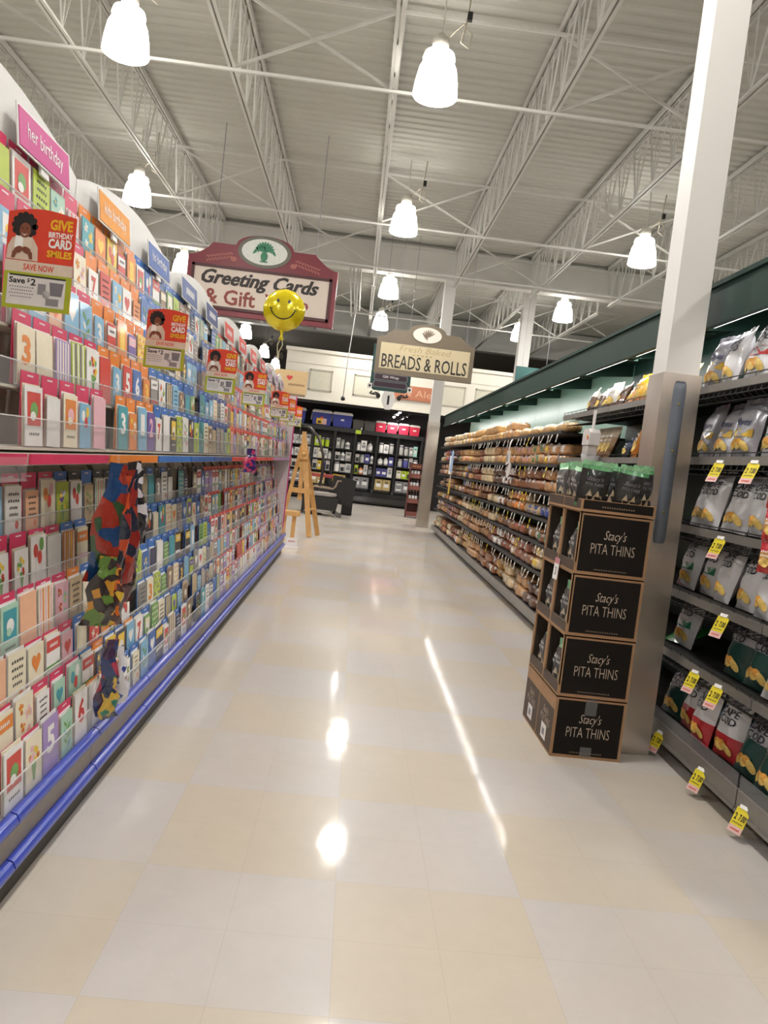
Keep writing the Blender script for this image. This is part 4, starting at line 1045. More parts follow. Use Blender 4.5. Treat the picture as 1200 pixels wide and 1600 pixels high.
D = {'gold': chip_design('gold', 'white', 0, None, False), 'green': chip_design('green', 'white', 0, ('green', '#2f7d5c'), False), 'wave': chip_design('wave', 'silver', 0, ('yellow', '#d8b23c'), True),
     'red': chip_design('red', 'white', .42, ('red', '#b92a34'), False), 'dark': chip_design('dark', 'silver', .55, ('forest', '#17403a'), False), 'big': chip_design('big', 'white', 0, ('scarlet', '#c8373e'), False, .25, .33, .06)}
DN = {'gold': 'white chip bag with a golden chip picture', 'green': 'white chip bag with a green band', 'wave': 'silver chip bag with wavy lettering', 'red': 'white chip bag with red lower half', 'dark': 'silver and dark green chip bag', 'big': 'big white chip bag with a red band'}
rg = random.Random(13)
CL = [(.170, ['red', 'red', 'dark', 'red'], 'base'), (.567, ['dark', 'dark', 'green'], 'second'), (.89, ['green', 'green', 'gold'], 'third'), (1.24, ['gold', 'gold', 'gold', 'wave'], 'fourth'), (1.605, ['wave', 'wave', 'green'], 'fifth'), (1.98, ['big', 'gold', 'red'], 'top')]
for z, ks, nm in CL:
    y = 4.26; i = 0
    while y > 2.72:
        key = rg.choice(ks)
        if nm == 'top' : key = ['wave', 'gold', 'big', 'gold', 'green', 'red', 'gold'][i] if i < 7 else 'gold'
        wd = .26 if key == 'big' else .215
        y -= wd / 2
        if not (nm in ('base', 'second') and rg.random() < .22):
            o = dup(D[key], M=face_shelf(FX + .075 + rg.uniform(0, .05), y, z + .004, .20 + rg.uniform(-.06, .12), rg.uniform(-.18, .18)), label=f'{DN[key]}, {nth(i + 1)} from the column, {nm} chip shelf', group='chip bags right of the column')
            o['category'] = 'chip bag'
        y -= wd / 2 - .004; i += 1
for d in D.values():
    for c in list(d.children): bpy.data.objects.remove(c)
    bpy.data.objects.remove(d)
# fallen and loose packs between the chip bags
def snack(loc, rot, w, h, t, cols, label, group='small snack packs', frac=None):
    o = thing('snack_bag', label, 'snack bag', loc, group); o.rotation_euler = rot
    rnd = random.Random(sum(map(ord, label))); ms = [bm_('s' + c, c) for c in cols]
    z = [((i + 1) / len(ms) + (.01 if i == len(ms) - 1 else 0), m) for i, m in enumerate(ms)]
    b = MB(); s = bag_mesh(b, w, h, t, z, rnd, n=10)
    bg = b.done('bag', o, M=basis((0, -1, 0), (0, 0, 1)))
    b = MB(); b.disc(0, h * .35, w * .3, h * .16, .003, CHIP2 if cols[0] != '#d6b23a' else CHIP, Matrix(), 12, surf=s)
    for r in range(2): scribble(b, Matrix.Translation((0, h * (.72 - .14 * r), t * .85 + .009)), w * .5, h * .07, INKW, 5)
    b.done('print', o, M=basis((0, -1, 0), (0, 0, 1)))
    return o
snack((FX + .10, 4.22, .575), (0, 1.2, .3), .16, .22, .03, ['#2f9a4a', '#3aa850'], 'bright green snack bag lying beside the column, second chip shelf')
snack((FX + .10, 4.20, .90), (0, .3, 0), .15, .24, .03, ['#7a2428', '#b8352c', '#8a8890'], 'red snack bag beside the column, third chip shelf')
snack((FX + .12, 4.20, .175), (0, .35, 0), .17, .26, .04, ['#6a2328', '#8fa2c0', '#35383c'], 'dark red and blue snack bag beside the column, base chip shelf')
snack((FX + .14, 4.22, 1.612), (0, .2, 0), .16, .26, .03, ['#2a6a48', '#3b8a58'], 'green snack bag beside the column, fifth chip shelf')
snack((FX + .12, 4.24, 1.986), (0, .25, .2), .15, .24, .03, ['#c0402e', '#2e67b4'], 'blue and red snack bag beside the column, top chip shelf')
# yellow price tags with numbers
def make_sale(loc, label):
    o = thing('sale_tag', label, 'price tag', loc, 'yellow sale tags on the chip shelves'); o.rotation_euler = (0, .45, .35); o.scale = (1.3, 1.3, 1.3)
    M = face_aisle_r(-.002, 0, 0)
    b = MB(); b.prism([(-.026, -.060), (.026, -.060), (.026, .0), (-.026, .0)], 0, .0012, PTY, M); b.done('card', o)
    b = MB(); b.prism([(-.026, -.082), (.026, -.082), (.026, -.060), (-.026, -.060)], 0, .0012, PTP, M); scribble(b, M @ Matrix.Translation((0, -.071, 0)), .036, .006, RED, 6, .002); b.done('foot', o)
    b = MB(); b.text('2', M, .009, .022, INKB, bold=.03, cx=-.016, cy=-.030, d=.002); b.text('7.00', M, .026, .022, INKB, bold=.03, cx=.009, cy=-.030, d=.002); scribble(b, M @ Matrix.Translation((0, -.050, 0)), .040, .004, INKB, 7, .002); b.done('lettering', o)
    b = MB(); b.box(-.008, .004, -.016, .016, -.002, .010, INKW); b.done('clip', o)
    return o
ST = [((1140, 722), 1.605, 3.72, 'fifth chip shelf, nearer the column'), ((1185, 722), 1.605, 3.39, 'fifth chip shelf, nearer the photo edge'), (0, 1.24, 3.60, 'fourth chip shelf'), (0, .89, 3.46, 'third chip shelf'),
      (0, .567, 3.66, 'second chip shelf, nearer the column'), (0, .567, 3.42, 'second chip shelf, nearer the photo edge'), (0, .155, 3.95, 'base rail, nearest the column'), (0, .155, 3.46, 'base rail, middle of three'), (0, .155, 3.06, 'base rail, nearest the photo edge')]
s0 = None
for _, z, y, lb in ST:
    lb = 'yellow sale tag on the ' + lb
    loc = (FX - .012, y, z - .030)
    if s0 is None: s0 = make_sale(loc, lb)
    else: dup(s0, loc=loc, label=lb)
# red hanging packets on a clip strip at the right edge
o = thing('clip_strip', 'white hanging clip strip at the right edge of the photo', 'clip strip', (FX - .03, 3.13, 1.17))
b = MB(); b.box(-.002, .002, -.014, .014, 0, .62, INKW); b.done('strip', o)
b = MB()
for q in range(4): b.tube([(0, 0, .08 + .13 * q), (-.03, 0, .075 + .13 * q), (-.036, 0, .09 + .13 * q)], .002, INKG, 4)
b.done('hook_row', o)
for q in range(4): snack((FX - .05, 3.11, 1.64 - .135 * q - .12), (0, .05, .2), .10, .125, .012, ['#a8322c', '#cf9a5a', '#c42a34'], f'small red snack packet on the right edge clip strip, {nth(q + 1)} from top', 'red packets on the clip strip')

# ------------------------------------------------------------------ snack shelf above the pita display
SN = [(6.50, ['#4a3226', '#6a4a36', '#e0dcd4'], 'brown and white'), (6.32, ['#3a2a24', '#5c4432', '#d8d2c8'], 'dark brown and white'), (6.16, ['#2f3f5a', '#54402f', '#cfc7ba'], 'blue and brown'), (5.98, ['#5a3c28', '#d9d5cd', '#e4e0da'], 'white topped brown'),
      (5.80, ['#6a3f28', '#4b3524'], 'plain dark brown'), (5.60, ['#c98a5c', '#d79a6a', '#e0b21e'], 'tan and yellow'), (5.40, ['#c9824e', '#e3b41e', '#e6bc24'], 'orange and yellow'), (5.22, ['#b9763e', '#e2ae1c'], 'brown and bright yellow'),
      (5.04, ['#d8d6da', '#2f74c2'], 'white and blue'), (4.87, ['#e0dde0', '#dcdad8', '#e2d22c'], 'white and yellow'), (4.70, ['#d8d6da', '#e2d22c'], 'white with a yellow top')]
for i, (y, cols, nm) in enumerate(SN): snack((FX + .13, y, 1.985), (.0, .25 + .15 * (i % 3), -.2 + .13 * (i % 4)), .17, .22, .04, cols, f'{nm} snack bag, {nth(i + 1)} from left on the high snack shelf')
for i in range(7): snack((FX + .10, 6.42 - .10 * i, 1.61), (0, .32, .05 * (i % 3)), .11, .25, .03, [['#8a6844', '#a98658', '#cfc0a4'], ['#7a5638', '#b0905e', '#d8ccb4']][i % 2], f'tan and brown bread stick bag, {nth(i + 1)} from left on the lower snack shelf')
snack((FX + .08, 4.97, 1.61), (0, .05, .1), .14, .32, .035, ['#b8764a', '#dcd8d6', '#c22c48'], 'tall white and red snack bag beside the column')
snack((FX + .10, 5.25, 1.612), (.35, .2, 0), .10, .24, .03, ['#c8782a', '#d6923a'], 'orange leaning snack bag left of the tall red one')
snack((FX + .10, 5.42, 1.612), (.2, .3, 0), .10, .14, .03, ['#23262c', '#3a4a6c'], 'dark blue snack bag on the lower snack shelf')
# white tray dispenser hanging over the display
WPL = mat('white_plastic', '#dcd6d4', .35, coat=.3)
o = thing('coupon_dispenser', 'white plastic coupon dispenser hanging below the high snack shelf', 'dispenser', (FX - .07, 5.66, 1.62))
b = MB(); b.box(-.05, .03, -.085, .085, .07, .16, WPL); b.prism([(-.085, .16), (.085, .16), (.05, .19), (-.05, .19)], -.03, .05, WPL, face_aisle_r(0, 0, 0)); b.done('body', o)
b = MB(); b.prism([(-.07, .0), (.07, .0), (.075, .07), (-.075, .07)], -.02, .045, clear_mat('milky_plastic', '#f2eeee', .5), face_aisle_r(0, 0, 0)); b.done('hopper', o)
b = MB(); b.box(-.01, .0, -.022, .022, .19, .33, WPL); b.done('hanger', o)
b = MB(); b.disc(.05, .12, .016, .016, .0515, RED, face_aisle_r(0, 0, 0), 10); b.disc(.03, .135, .013, .013, .0515, YEL, face_aisle_r(0, 0, 0), 10); b.done('sticker', o)
b = MB(); b.lathe([(.07, 0), (.06, -.05), (.045, -.10), (.02, -.12)], clear_mat('milky_plastic', '#f2eeee', .5), 14); b.done('cup', o)
o = thing('shelf_wobbler', 'white paddle shaped shelf wobbler with dark centre on the bread shelves', 'shelf sign', (FX - .06, 8.8, 1.42))
b = MB(); b.disc(.10, .04, .12, .075, .0, WPL, face_aisle_r(0, 0, 0), 20, rot=.5); b.disc(.10, .04, .12, .075, -.006, WPL, face_aisle_r(0, 0, 0), 20, rot=.5); b.done('paddle', o)
b = MB(); b.prism([(-.06, .10), (.08, .12), (.06, .26), (-.03, .27)], -.01, .01, WPL, face_aisle_r(0, 0, 0)); b.disc(.0, .18, .04, .045, .012, mat('wobbler_grey', '#77716f', .5), face_aisle_r(0, 0, 0), 14); b.done('head', o)
b = MB(); b.prism([(-.03, -.08), (.03, -.08), (.05, .10), (-.05, .10)], -.015, -.005, DBR, face_aisle_r(0, 0, 0)); b.done('backing', o)
b = MB(); b.tube([(0, 0, .26), (.01, .02, .36), (.03, .02, .40)], .008, WPL, 6); b.done('stem', o)
o = thing('clip_strip', 'clip strip with white and blue cards hanging on the far bread shelves', 'clip strip', (FX - .05, 14.0, 1.25))
b = MB(); b.box(-.003, .003, -.02, .02, -.1, .50, INKW); b.done('strip', o)
b = MB(); b.box(-.014, -.004, .03, .26, .06, .40, INKW); b.box(-.016, -.014, .10, .18, .12, .22, INKG); b.done('white_card', o)
b = MB(); b.box(-.022, -.014, -.26, -.0, .10, .46, mat('sky_card', '#9dbbe0', .4)); b.done('blue_card', o)
b = MB(); b.box(-.022, -.014, -.22, -.04, -.30, -.06, labm('yellow')); b.done('yellow_card', o)

# ------------------------------------------------------------------ pita chip display
KRAFT = mat('kraft_cardboard_edge', '#a5815f', .7, var=.08, scale=20); BLACKC = mat('black_printed_carton', '#17120f', .6, var=.08, scale=10, spec=.2); BRC = mat('brown_printed_carton', '#4a3a2e', .55, var=.1, scale=10)
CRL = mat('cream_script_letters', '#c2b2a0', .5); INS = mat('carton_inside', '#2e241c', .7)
BX0, BXW, BY0, BYD, BH = 1.149, .366, 3.80, .315, .3155
def carton(ix, level, label, closed):
    o = thing('pita_carton', label, 'carton', (BX0, BY0 + BYD * ix, BH * level), 'black pita chip cartons')
    w, d, h = BXW, BYD - .002, BH - .003; t = .012
    b = MB(); b.box(0, w, 0, t, 0, h, KRAFT); b.box(0, w, d - t, d, 0, h, KRAFT); b.box(w - t, w, t, d - t, 0, h, KRAFT); b.box(0, w - t, t, d - t, 0, t, KRAFT)
    if closed: b.box(0, t, t, d - t, t, h, KRAFT)
    if closed or level in (1, 2, 3): b.box(0, w, 0, d, h - .004, h, KRAFT)
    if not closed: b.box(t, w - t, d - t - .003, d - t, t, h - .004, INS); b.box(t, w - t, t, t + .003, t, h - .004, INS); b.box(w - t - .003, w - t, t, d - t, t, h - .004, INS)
    b.done('box', o)
    M = face_cam(w / 2, -.0005, h / 2)
    if ix == 0:
        b = MB(); b.flat([(-w / 2 + .014, -h / 2 + .016), (w / 2 - .014, -h / 2 + .016), (w / 2 - .014, h / 2 - .014), (-w / 2 + .014, h / 2 - .014)], .0005, BLACKC, M); pn = b.done('printed_panel', o)
        b = MB(); b.text('Stacy\'s', M, .115, .062, CRL, bold=-.004, slant=.35, cx=.005, cy=.045, d=.0016); b.text('PITA THINS', M, .225, .052, CRL, bold=-.012, cx=0, cy=-.02, d=.0016); scribble(b, M @ Matrix.Translation((0, -h / 2 + .030, 0)), .17, .007, mat('dim_tagline_ink', '#7a6a58', .5), 14, .0016); b.done('lettering', pn)
        if level == 0:
            b = MB(); tp = clear_mat('packing_tape', '#cfc6bc', .16)
            b.flat([(-.03, h / 2 - .085), (.03, h / 2 - .085), (.03, h / 2), (-.03, h / 2)], .0024, tp, M); b.done('packing_tape', o); b = MB(); b.flat([(-.03, -h / 2 + .012), (.03, -h / 2 + .012), (.03, -h / 2 + .062), (-.03, -h / 2 + .062)], .0024, tp, M); b.done('packing_tape', o)
    S = face_aisle_r(-.0005, d / 2, 0)
    if closed:
        b = MB(); b.flat([(-d / 2 + .008, .012), (d / 2 - .008, .012), (d / 2 - .008, h - .075), (-d / 2 + .008, h - .075)], .0005, BRC, S); pn = b.done('side_panel', o)
        b = MB(); b.text('Stacy\'s', S, .10, .05, CRL, slant=.35, cy=.185, d=.0012); b.text('PITA THINS', S, .18, .04, CRL, bold=-.01, cy=.14, d=.0012); b.done('lettering', pn)
        b = MB(); b.flat([(-.05, .035), (.05, .035), (.05, .115), (-.05, .115)], .0016, INKW, S); b.flat([(-.025, .055), (.02, .055), (.02, .09), (-.025, .09)], .002, INKG, S); b.done('shipping_label', pn)
    else:
        b = MB(); b.box(-.001, t, t, d - t, t, .060, BRC); b.done('front_lip', o)
        for yy in (.0, d - .018): b = MB(); b.box(-.001, t * .6, yy, yy + .018, .06, h - .004, KRAFT); b.done('front_flap', o)
    return o
LN = ['bottom', 'second', 'third', 'fourth']
for lv in range(4):
    carton(0, lv, f'black pita carton facing the camera, {LN[lv]} of the stack' + (', sealed' if lv == 0 else ''), lv == 0)
    carton(1, lv, f'black pita carton hidden behind the front one, {LN[lv]} row of the display', lv == 0)
# trays on top
for ix in range(2):
    z0 = BH * 4
    o = thing('pita_tray', ['low black carton tray on top of the display, facing the camera', 'low carton tray on top of the display, behind the front one'][ix], 'carton tray', (BX0 - .008, BY0 - .006 + ix * (BYD + .004), z0), 'carton trays on the pita display')
    w, d, h, t = BXW + .014, BYD + .002, .062, .012
    b = MB(); b.box(0, w, 0, t, 0, h, KRAFT); b.box(0, w, d - t, d, 0, h, KRAFT); b.box(0, t, t, d - t, 0, h, KRAFT); b.box(w - t, w, t, d - t, 0, h, KRAFT); b.box(t, w - t, t, d - t, 0, .008, KRAFT); b.done('box', o)
    b = MB(); M = face_cam(w / 2, -.0005, h / 2); b.flat([(-w / 2 + .012, -h / 2 + .014), (w / 2 - .012, -h / 2 + .014), (w / 2 - .012, h / 2 - .003), (-w / 2 + .012, h / 2 - .003)], .0005, BLACKC, M); S = face_aisle_r(-.0005, d / 2, h / 2); b.flat([(-d / 2 + .006, -h / 2 + .014), (d / 2 - .006, -h / 2 + .014), (d / 2 - .006, h / 2 - .003), (-d / 2 + .006, h / 2 - .003)], .0005, BRC, S)
    if ix == 0: scribble(b, M @ Matrix.Translation((0, .0, 0)), .17, .008, mat('dim_tagline_ink', '#7a6a58', .5), 14, .0016)
    b.done('printed_panel', o)
PB = bm_('charcoal', '#4b4c4d', .0); PBD = bm_('near_black', '#252627', .0); PG = bm_('leaf_green', '#4f8a5a'); PGL = bm_('light_green', '#8fc79a'); PITA = mat('pita_print', '#b9ab92', .5, var=.2, scale=50)
def make_pita(dark):
    o = empty('pita_bag'); w, h, t = .150, .215, .034; rnd = random.Random(4 + dark)
    b = MB(); s = bag_mesh(b, w, h, t, [(.10, PG), (.90, PBD if dark else PB), (1.01, PGL if not dark else PG)], rnd, crimp=PGL); b.done('bag', o)
    b = MB()
    for q in range(3): b.flat([(w * (-.30 + .24 * q), h * .14), (w * (-.10 + .24 * q), h * .14), (w * (-.2 + .24 * q), h * .34)], .004, PITA, Matrix(), surf=s)
    for q in range(2): b.flat([(w * (-.22 + .26 * q), h * .30), (w * (-.02 + .26 * q), h * .30), (w * (-.12 + .26 * q), h * .46)], .0045, PITA, Matrix(), surf=s)
    b.done('chip_picture', o)
    b = MB(); b.text('Stacy\'s', Matrix(), w * .55, h * .12, INKW if not dark else INKG, slant=.35, cy=h * .70, d=.004, surf=s); b.text('PITA THINS', Matrix(), w * .6, h * .07, INKW if not dark else INKG, cy=h * .58, d=.004, surf=s); b.done('lettering', o)
    return o
P0, P1 = make_pita(0), make_pita(1); rp = random.Random(2)
for ix in range(2):
    for lv in (1, 2, 3):
        o = dup(P0, M=face_shelf(BX0 + .042, BY0 + BYD * (ix + .5), BH * lv + .014, .06, rp.uniform(-.1, .1)), label=f'charcoal pita bag in the open side of the {["front", "rear"][ix]} carton, {LN[lv]} row', group='charcoal pita bags'); o['category'] = 'snack bag'
for i in range(4):
    o = dup(P1, M=basis((1, 0, 0), (.16 * (-1) ** i + .05 * (i - 1.5), -.10 + .12 * (i % 2), 1), (BX0 + .055 + .088 * i, BY0 + .068, BH * 4 + .012 + rp.uniform(0, .012))) @ Matrix.Rotation(rp.uniform(-.5, .5), 4, 'Y') @ Matrix.Rotation(rp.uniform(-.2, .2), 4, 'X'), label=f'dark pita bag facing the camera on the top tray, {nth(i + 1)} from left', group='charcoal pita bags'); o['category'] = 'snack bag'
for i in range(7):
    o = dup(P0 if i % 3 != 2 else P1, M=face_shelf(BX0 + .055, BY0 + .135 + .075 * i, BH * 4 + .012, -.04 + rp.uniform(-.16, .16), rp.uniform(-.5, .5)) @ Matrix.Rotation(rp.uniform(-.26, .26), 4, 'Z'), label=f'charcoal pita bag facing the aisle on the top trays, {nth(i + 1)} from the front', group='charcoal pita bags'); o['category'] = 'snack bag'
for i in range(4):
    o = dup(P1, M=basis((1, 0, 0), (.1 - .06 * i, .05, 1), (BX0 + .15 + .055 * i, BY0 + .20 + .08 * i, BH * 4 + .012)), label=f'dark pita bag in the rear of the top trays, {nth(i + 1)} from the front', group='charcoal pita bags'); o['category'] = 'snack bag'
for p in (P0, P1):
    for c in list(p.children): bpy.data.objects.remove(c)
    bpy.data.objects.remove(p)
o = thing('price_card', 'white price card with a pink top on the side of the pita display', 'price tag', (BX0 - .006, BY0 + BYD - .02, .955)); o.rotation_euler = (0, .05, 0)
S = face_aisle_r(0, 0, 0)
b = MB(); b.prism([(-.045, -.085), (.045, -.085), (.045, .03), (-.045, .03)], 0, .0012, INKW, S); b.done('card', o)
b = MB(); b.flat([(-.045, .0), (.045, .0), (.045, .03), (-.045, .03)], .0016, mat('price_card_pink', '#c9828c', .5), S); b.done('top_band', o)
b = MB(); b.text('3', S, .022, .045, INKB, bold=.03, cy=-.04, d=.0016); b.done('lettering', o)
# ------------------------------------------------------------------ back department
BLKS = mat('black_display_steel', '#131212', .4, var=.1); BLKG = mat('black_gloss_base', '#141314', .15, coat=.6)
FY = 24.0; UX = [-2.2, -1.42, -.74, -.10, .59, 1.23, 1.98]; ZS = [.50, .93, 1.29, 1.66]
o = thing('display_shelving', 'black back wall display shelving full of packages', 'shelving', (0, FY, 0))
b = MB(); b.box(-2.24, 2.02, .45, .5, 0, 2.3, BLKS); b.done('back_panel', o)
b = MB(); pr = [(0, .04), (-.10, .10), (-.15, .25), (-.12, .40), (.0, .48), (.45, .48), (.45, .04)]
b.prism([(p[0], p[1]) for p in pr], -2.24, 2.02, BLKG, Matrix(((0, 0, 1, 0), (1, 0, 0, 0), (0, 1, 0, 0), (0, 0, 0, 1)))); b.done('base', o)
for x in UX:
    b = MB(); b.box(x - .035, x + .035, .0, .45, .48, 2.18, BLKS); b.done('upright', o)
for z in ZS:
    b = MB(); b.box(-2.24, 2.02, .02, .45, z - .03, z, BLKS); b.done('shelf', o)
b = MB(); b.box(-2.24, 2.02, -.06, .5, 2.17, 2.30, BLKS); b.done('top_shelf', o)
IC = {'white': '#dedcd8', 'pale grey': '#a9a6a2', 'yellow': '#e0c026', 'lime': '#b6cf2e', 'black': '#222022', 'purple': '#4a4a8c', 'cream': '#d9cfb4', 'mint': '#a6d6c4', 'red': '#d0503e', 'tan': '#b8a06a', 'grey green': '#7d8c78', 'pink': '#e0b8b8', 'orange': '#d8854a', 'teal': '#3fa08c', 'silver': '#8f8d90'}
def im(c): return mat('item_' + c.replace(' ', '_'), IC[c], .45, var=.06, scale=20)
itd = {}
def item(kind, c, w, h):
    k = (kind, c, w, h)
    if k in itd: return itd[k]
    b = MB(); m = im(c)
    if kind == 'box':
        b.box(-w / 2, w / 2, 0, .12, 0, h, m); b.box(-w * .32, w * .32, -.003, 0, h * .3, h * .6, im('white' if c != 'white' else 'silver')); b.box(-w * .2, w * .2, -.004, -.001, h * .68, h * .78, im('black'))
    elif kind == 'bottle':
        b.lathe([(w * .42, 0), (w * .45, h * .05), (w * .45, h * .62), (w * .2, h * .75), (w * .16, h * .8)], m, 12); b.lathe([(w * .18, h * .80), (w * .18, h * .98), (w * .1, h)], im('black' if c != 'black' else 'white'), 10); b.lathe([(w * .455, h * .18), (w * .455, h * .5)], im('white' if c != 'white' else 'silver'), 12, caps=False)
    elif kind == 'jar':
        b.lathe([(w * .44, 0), (w * .46, h * .06), (w * .46, h * .7), (w * .4, h * .78)], m, 14); b.lathe([(w * .44, h * .78), (w * .44, h * .96), (w * .4, h)], im('silver'), 14)
    else:      # hanging pack
        b.box(-w / 2, w / 2, .02, .05, 0, h, m); b.box(-w * .35, w * .35, -.0, .02, h * .12, h * .62, im('black' if c != 'black' else 'silver')); b.box(-w * .12, w * .12, .018, .02, h * .8, h * .9, im('white' if c != 'white' else 'red'))
    o = b.done('i'); itd[k] = o.data; bpy.data.objects.remove(o); return itd[k]
ri = random.Random(31)
ROWP = {3: ['white', 'white', 'pale grey', 'white', 'white', 'pale grey', 'mint', 'lime'], 2: ['white', 'white', 'cream', 'white', 'white', 'pale grey', 'purple', 'white', 'pink'], 1: ['yellow', 'white', 'yellow', 'purple', 'white', 'cream', 'lime', 'orange', 'white', 'black'], 0: ['silver', 'silver', 'grey green', 'red', 'yellow', 'tan', 'pale grey', 'tan', 'orange']}
BN = [nth(i + 1) for i in range(6)]
KN = {'box': 'boxed item', 'bottle': 'bottle', 'jar': 'lidded jar', 'pack': 'hanging pack'}
NM = {'box': 'boxed_item', 'bottle': 'bottle', 'jar': 'jar', 'pack': 'hanging_pack'}
for bay in range(6):
    for r in range(4):
        x = UX[bay] + .06; pal = ROWP[r]; ci = ri.randrange(len(pal))
        top = (ZS + [2.14])[r + 1] - ZS[r] - .05
        while x < UX[bay + 1] - .11:
            kind = 'box' if r == 0 else ri.choice(['box', 'box', 'bottle', 'jar', 'box', 'pack']); c = pal[ci % len(pal)]
            if ri.random() < .55: ci += 1
            w = ri.choice((.12, .15, .18)) if r else ri.choice((.19, .24)); h = min(top - .005, ri.choice((.25, .28, .32)) if r else ri.choice((.17, .34)))
            if x + w > UX[bay + 1] - .04: break
            n = 2 if (r == 0 and h < .2) else 1
            for q in range(n):
                o = bpy.data.objects.new(NM[kind], item(kind, c, w, h)); COL.objects.link(o); o.location = (x + w / 2, FY + .09, ZS[r] + q * h + .001)
                lb = f'{c} {KN[kind]} on the {["lowest", "second", "third", "top"][r]} shelf of the {BN[bay]} black bay from left'
                tag(o, lb, 'package' if kind in ('box', 'pack') else kind, 'packages on the black back shelving')
            x += w + .012
# coolers on top
CBL = mat('cooler_blue', '#23308c', .4); CRD = mat('cooler_red', '#c22342', .4); CGR = mat('bin_dark_grey', '#4a4641', .5); CWH = mat('cooler_lid_white', '#d8d2cc', .4)
def cooler(loc, w, d, h, m, label, group, sticker=None, lid=True):
    o = thing('cooler', label, 'cooler', loc, group)
    b = MB(); v = [(-w / 2 * .93, 0, 0), (w / 2 * .93, 0, 0), (w / 2 * .93, d, 0), (-w / 2 * .93, d, 0), (-w / 2, -.01, h * .82), (w / 2, -.01, h * .82), (w / 2, d, h * .82), (-w / 2, d, h * .82)]
    b.faces(v, [(0, 1, 5, 4), (1, 2, 6, 5), (2, 3, 7, 6), (3, 0, 4, 7), (4, 5, 6, 7), (3, 2, 1, 0)], m); b.done('body', o)
    b = MB(); lm = CWH if lid else m; b.box(-w / 2 - .01, w / 2 + .01, -.02, d, h * .82, h * .93, lm); b.box(-w / 2 + .02, w / 2 - .02, .0, d - .02, h * .93, h, lm); b.done('lid', o)
    if lid:
        b = MB(); s = -1; b.tube([(-w / 2 - .02, .05, h * .75), (-w / 2 - .035, .05, h * .3), (-w / 2 - .03, d * .6, h * .3), (-w / 2 - .02, d * .6, h * .75)], .012, CWH, 6); b.done('handle', o)
        b = MB(); b.box(-.05, .05, -.012, -.004, h * .42, h * .54, CWH if sticker != 'tag' else RED); b.done('badge', o)
    if sticker == 'tag':
        b = MB(); b.box(-.16, .02, -.03, -.022, .02, .20, YEL); b.box(.02, .15, -.03, -.022, .02, .20, PTP); b.box(-.12, -.02, -.034, -.03, .05, .12, INKB); b.done('price_sign', o)
    return o
for x, w, lb, st in ((-2.0, .56, 'blue cooler with a white lid, half hidden by the card rack end', None), (-1.205, .60, 'blue cooler with a white lid and a yellow price sign', 'tag'), (-.565, .60, 'blue cooler with a white lid, right of the one with the price sign', None)):
    cooler((x, FY + .02, 2.31), w, .38, .46, CBL, lb, 'blue coolers', st)
for i, x in enumerate((.64, 1.0, 1.36, 1.70)):
    cooler((x, FY + .02, 2.305), .31, .28, .34 - .01 * (i % 2), CRD, f'small red cooler with a white lid, {nth(i + 1)} from left on the black shelving', 'small red coolers')
for i, x in enumerate((-.06, .30)):
    cooler((x, FY + .04, 2.305), .34, .3, .30, CGR, f'dark grey lidded bin, {["next to the blue coolers", "next to the red coolers"][i]}', 'dark grey bins', None, False)
o = thing('shelf_flag', 'small yellow and white price flag hanging below the dark grey bin', 'price tag', (-.02, FY - .07, 2.22))
b = MB(); b.box(-.10, .07, -.012, -.004, -.06, .06, mat('item_lime', IC['lime'], .45)); b.done('card', o)
b = MB(); b.tube([(.05, -.008, .05), (.08, -.008, .14)], .015, INKW, 6); b.done('stem', o)
# track spot lamps
SPOT = mat('spot_lamp_glow', '#ffffff', .4, emit=14)
for i, (x, z, y) in enumerate(((.99, 2.79, 23.5), (1.08, 2.87, 23.45), (1.15, 2.94, 23.4))):
    o = thing('spot_lamp', f'tiny white spot lamp under the cream wall, {["lowest", "middle", "highest"][i]} of three', 'lamp', (x, y, z), 'spot lamps in the dark ceiling')
    b = MB(); b.lathe([(.02, .10), (.045, .08), (.05, .01)], BLKS, 12); b.done('housing', o)
    b = MB(); b.lathe([(.044, .012), (.034, -.02), (.01, -.034)], SPOT, 12); b.done('bulb', o)
    b = MB(); b.tube([(0, 0, .1), (0, 0, 3.3 - z)], .008, BLKS, 5); b.done('rod', o)
    l = bpy.data.lights.new('spot_light', 'SPOT'); l.energy = 28; l.spot_size = 2.6; l.spot_blend = .8; l.shadow_soft_size = .06; l.color = (1, .96, .9)
    lo = bpy.data.objects.new('spot_light', l); COL.objects.link(lo); lo.parent = o; lo.location = (0, -.05, -.06); lo.rotation_euler = (math.radians(28), math.radians((-50, 0, 40)[i]), 0)
o = thing('foil_garland', 'silver foil garland hanging above the red coolers', 'garland', (1.5, 24.2, 2.70))
TIN = mat('silver_foil', '#b9b6bc', .15, 1.)
b = MB(); rn = random.Random(8)
for q in range(46):
    t = q / 45; c = Vector((-.35 + .7 * t, 0, .52 * t)); d = Vector((rn.uniform(-.12, .12), rn.uniform(-.06, .06), rn.uniform(-.12, .12)))
    b.faces([c - d * .5 + Vector((0, 0, .012)), c + d * .5, c + d * .5 + Vector((.02, .01, .02)), c - d * .4 - Vector((0, 0, .012))], [(0, 1, 2, 3)], TIN)
fr = b.done('fringe', o); fr['kind'] = 'stuff'
b = MB(); b.tube([(-.35, 0, 0), (.35, 0, .52), (.36, 0, .60)], .006, TIN, 5); b.done('cord', o)
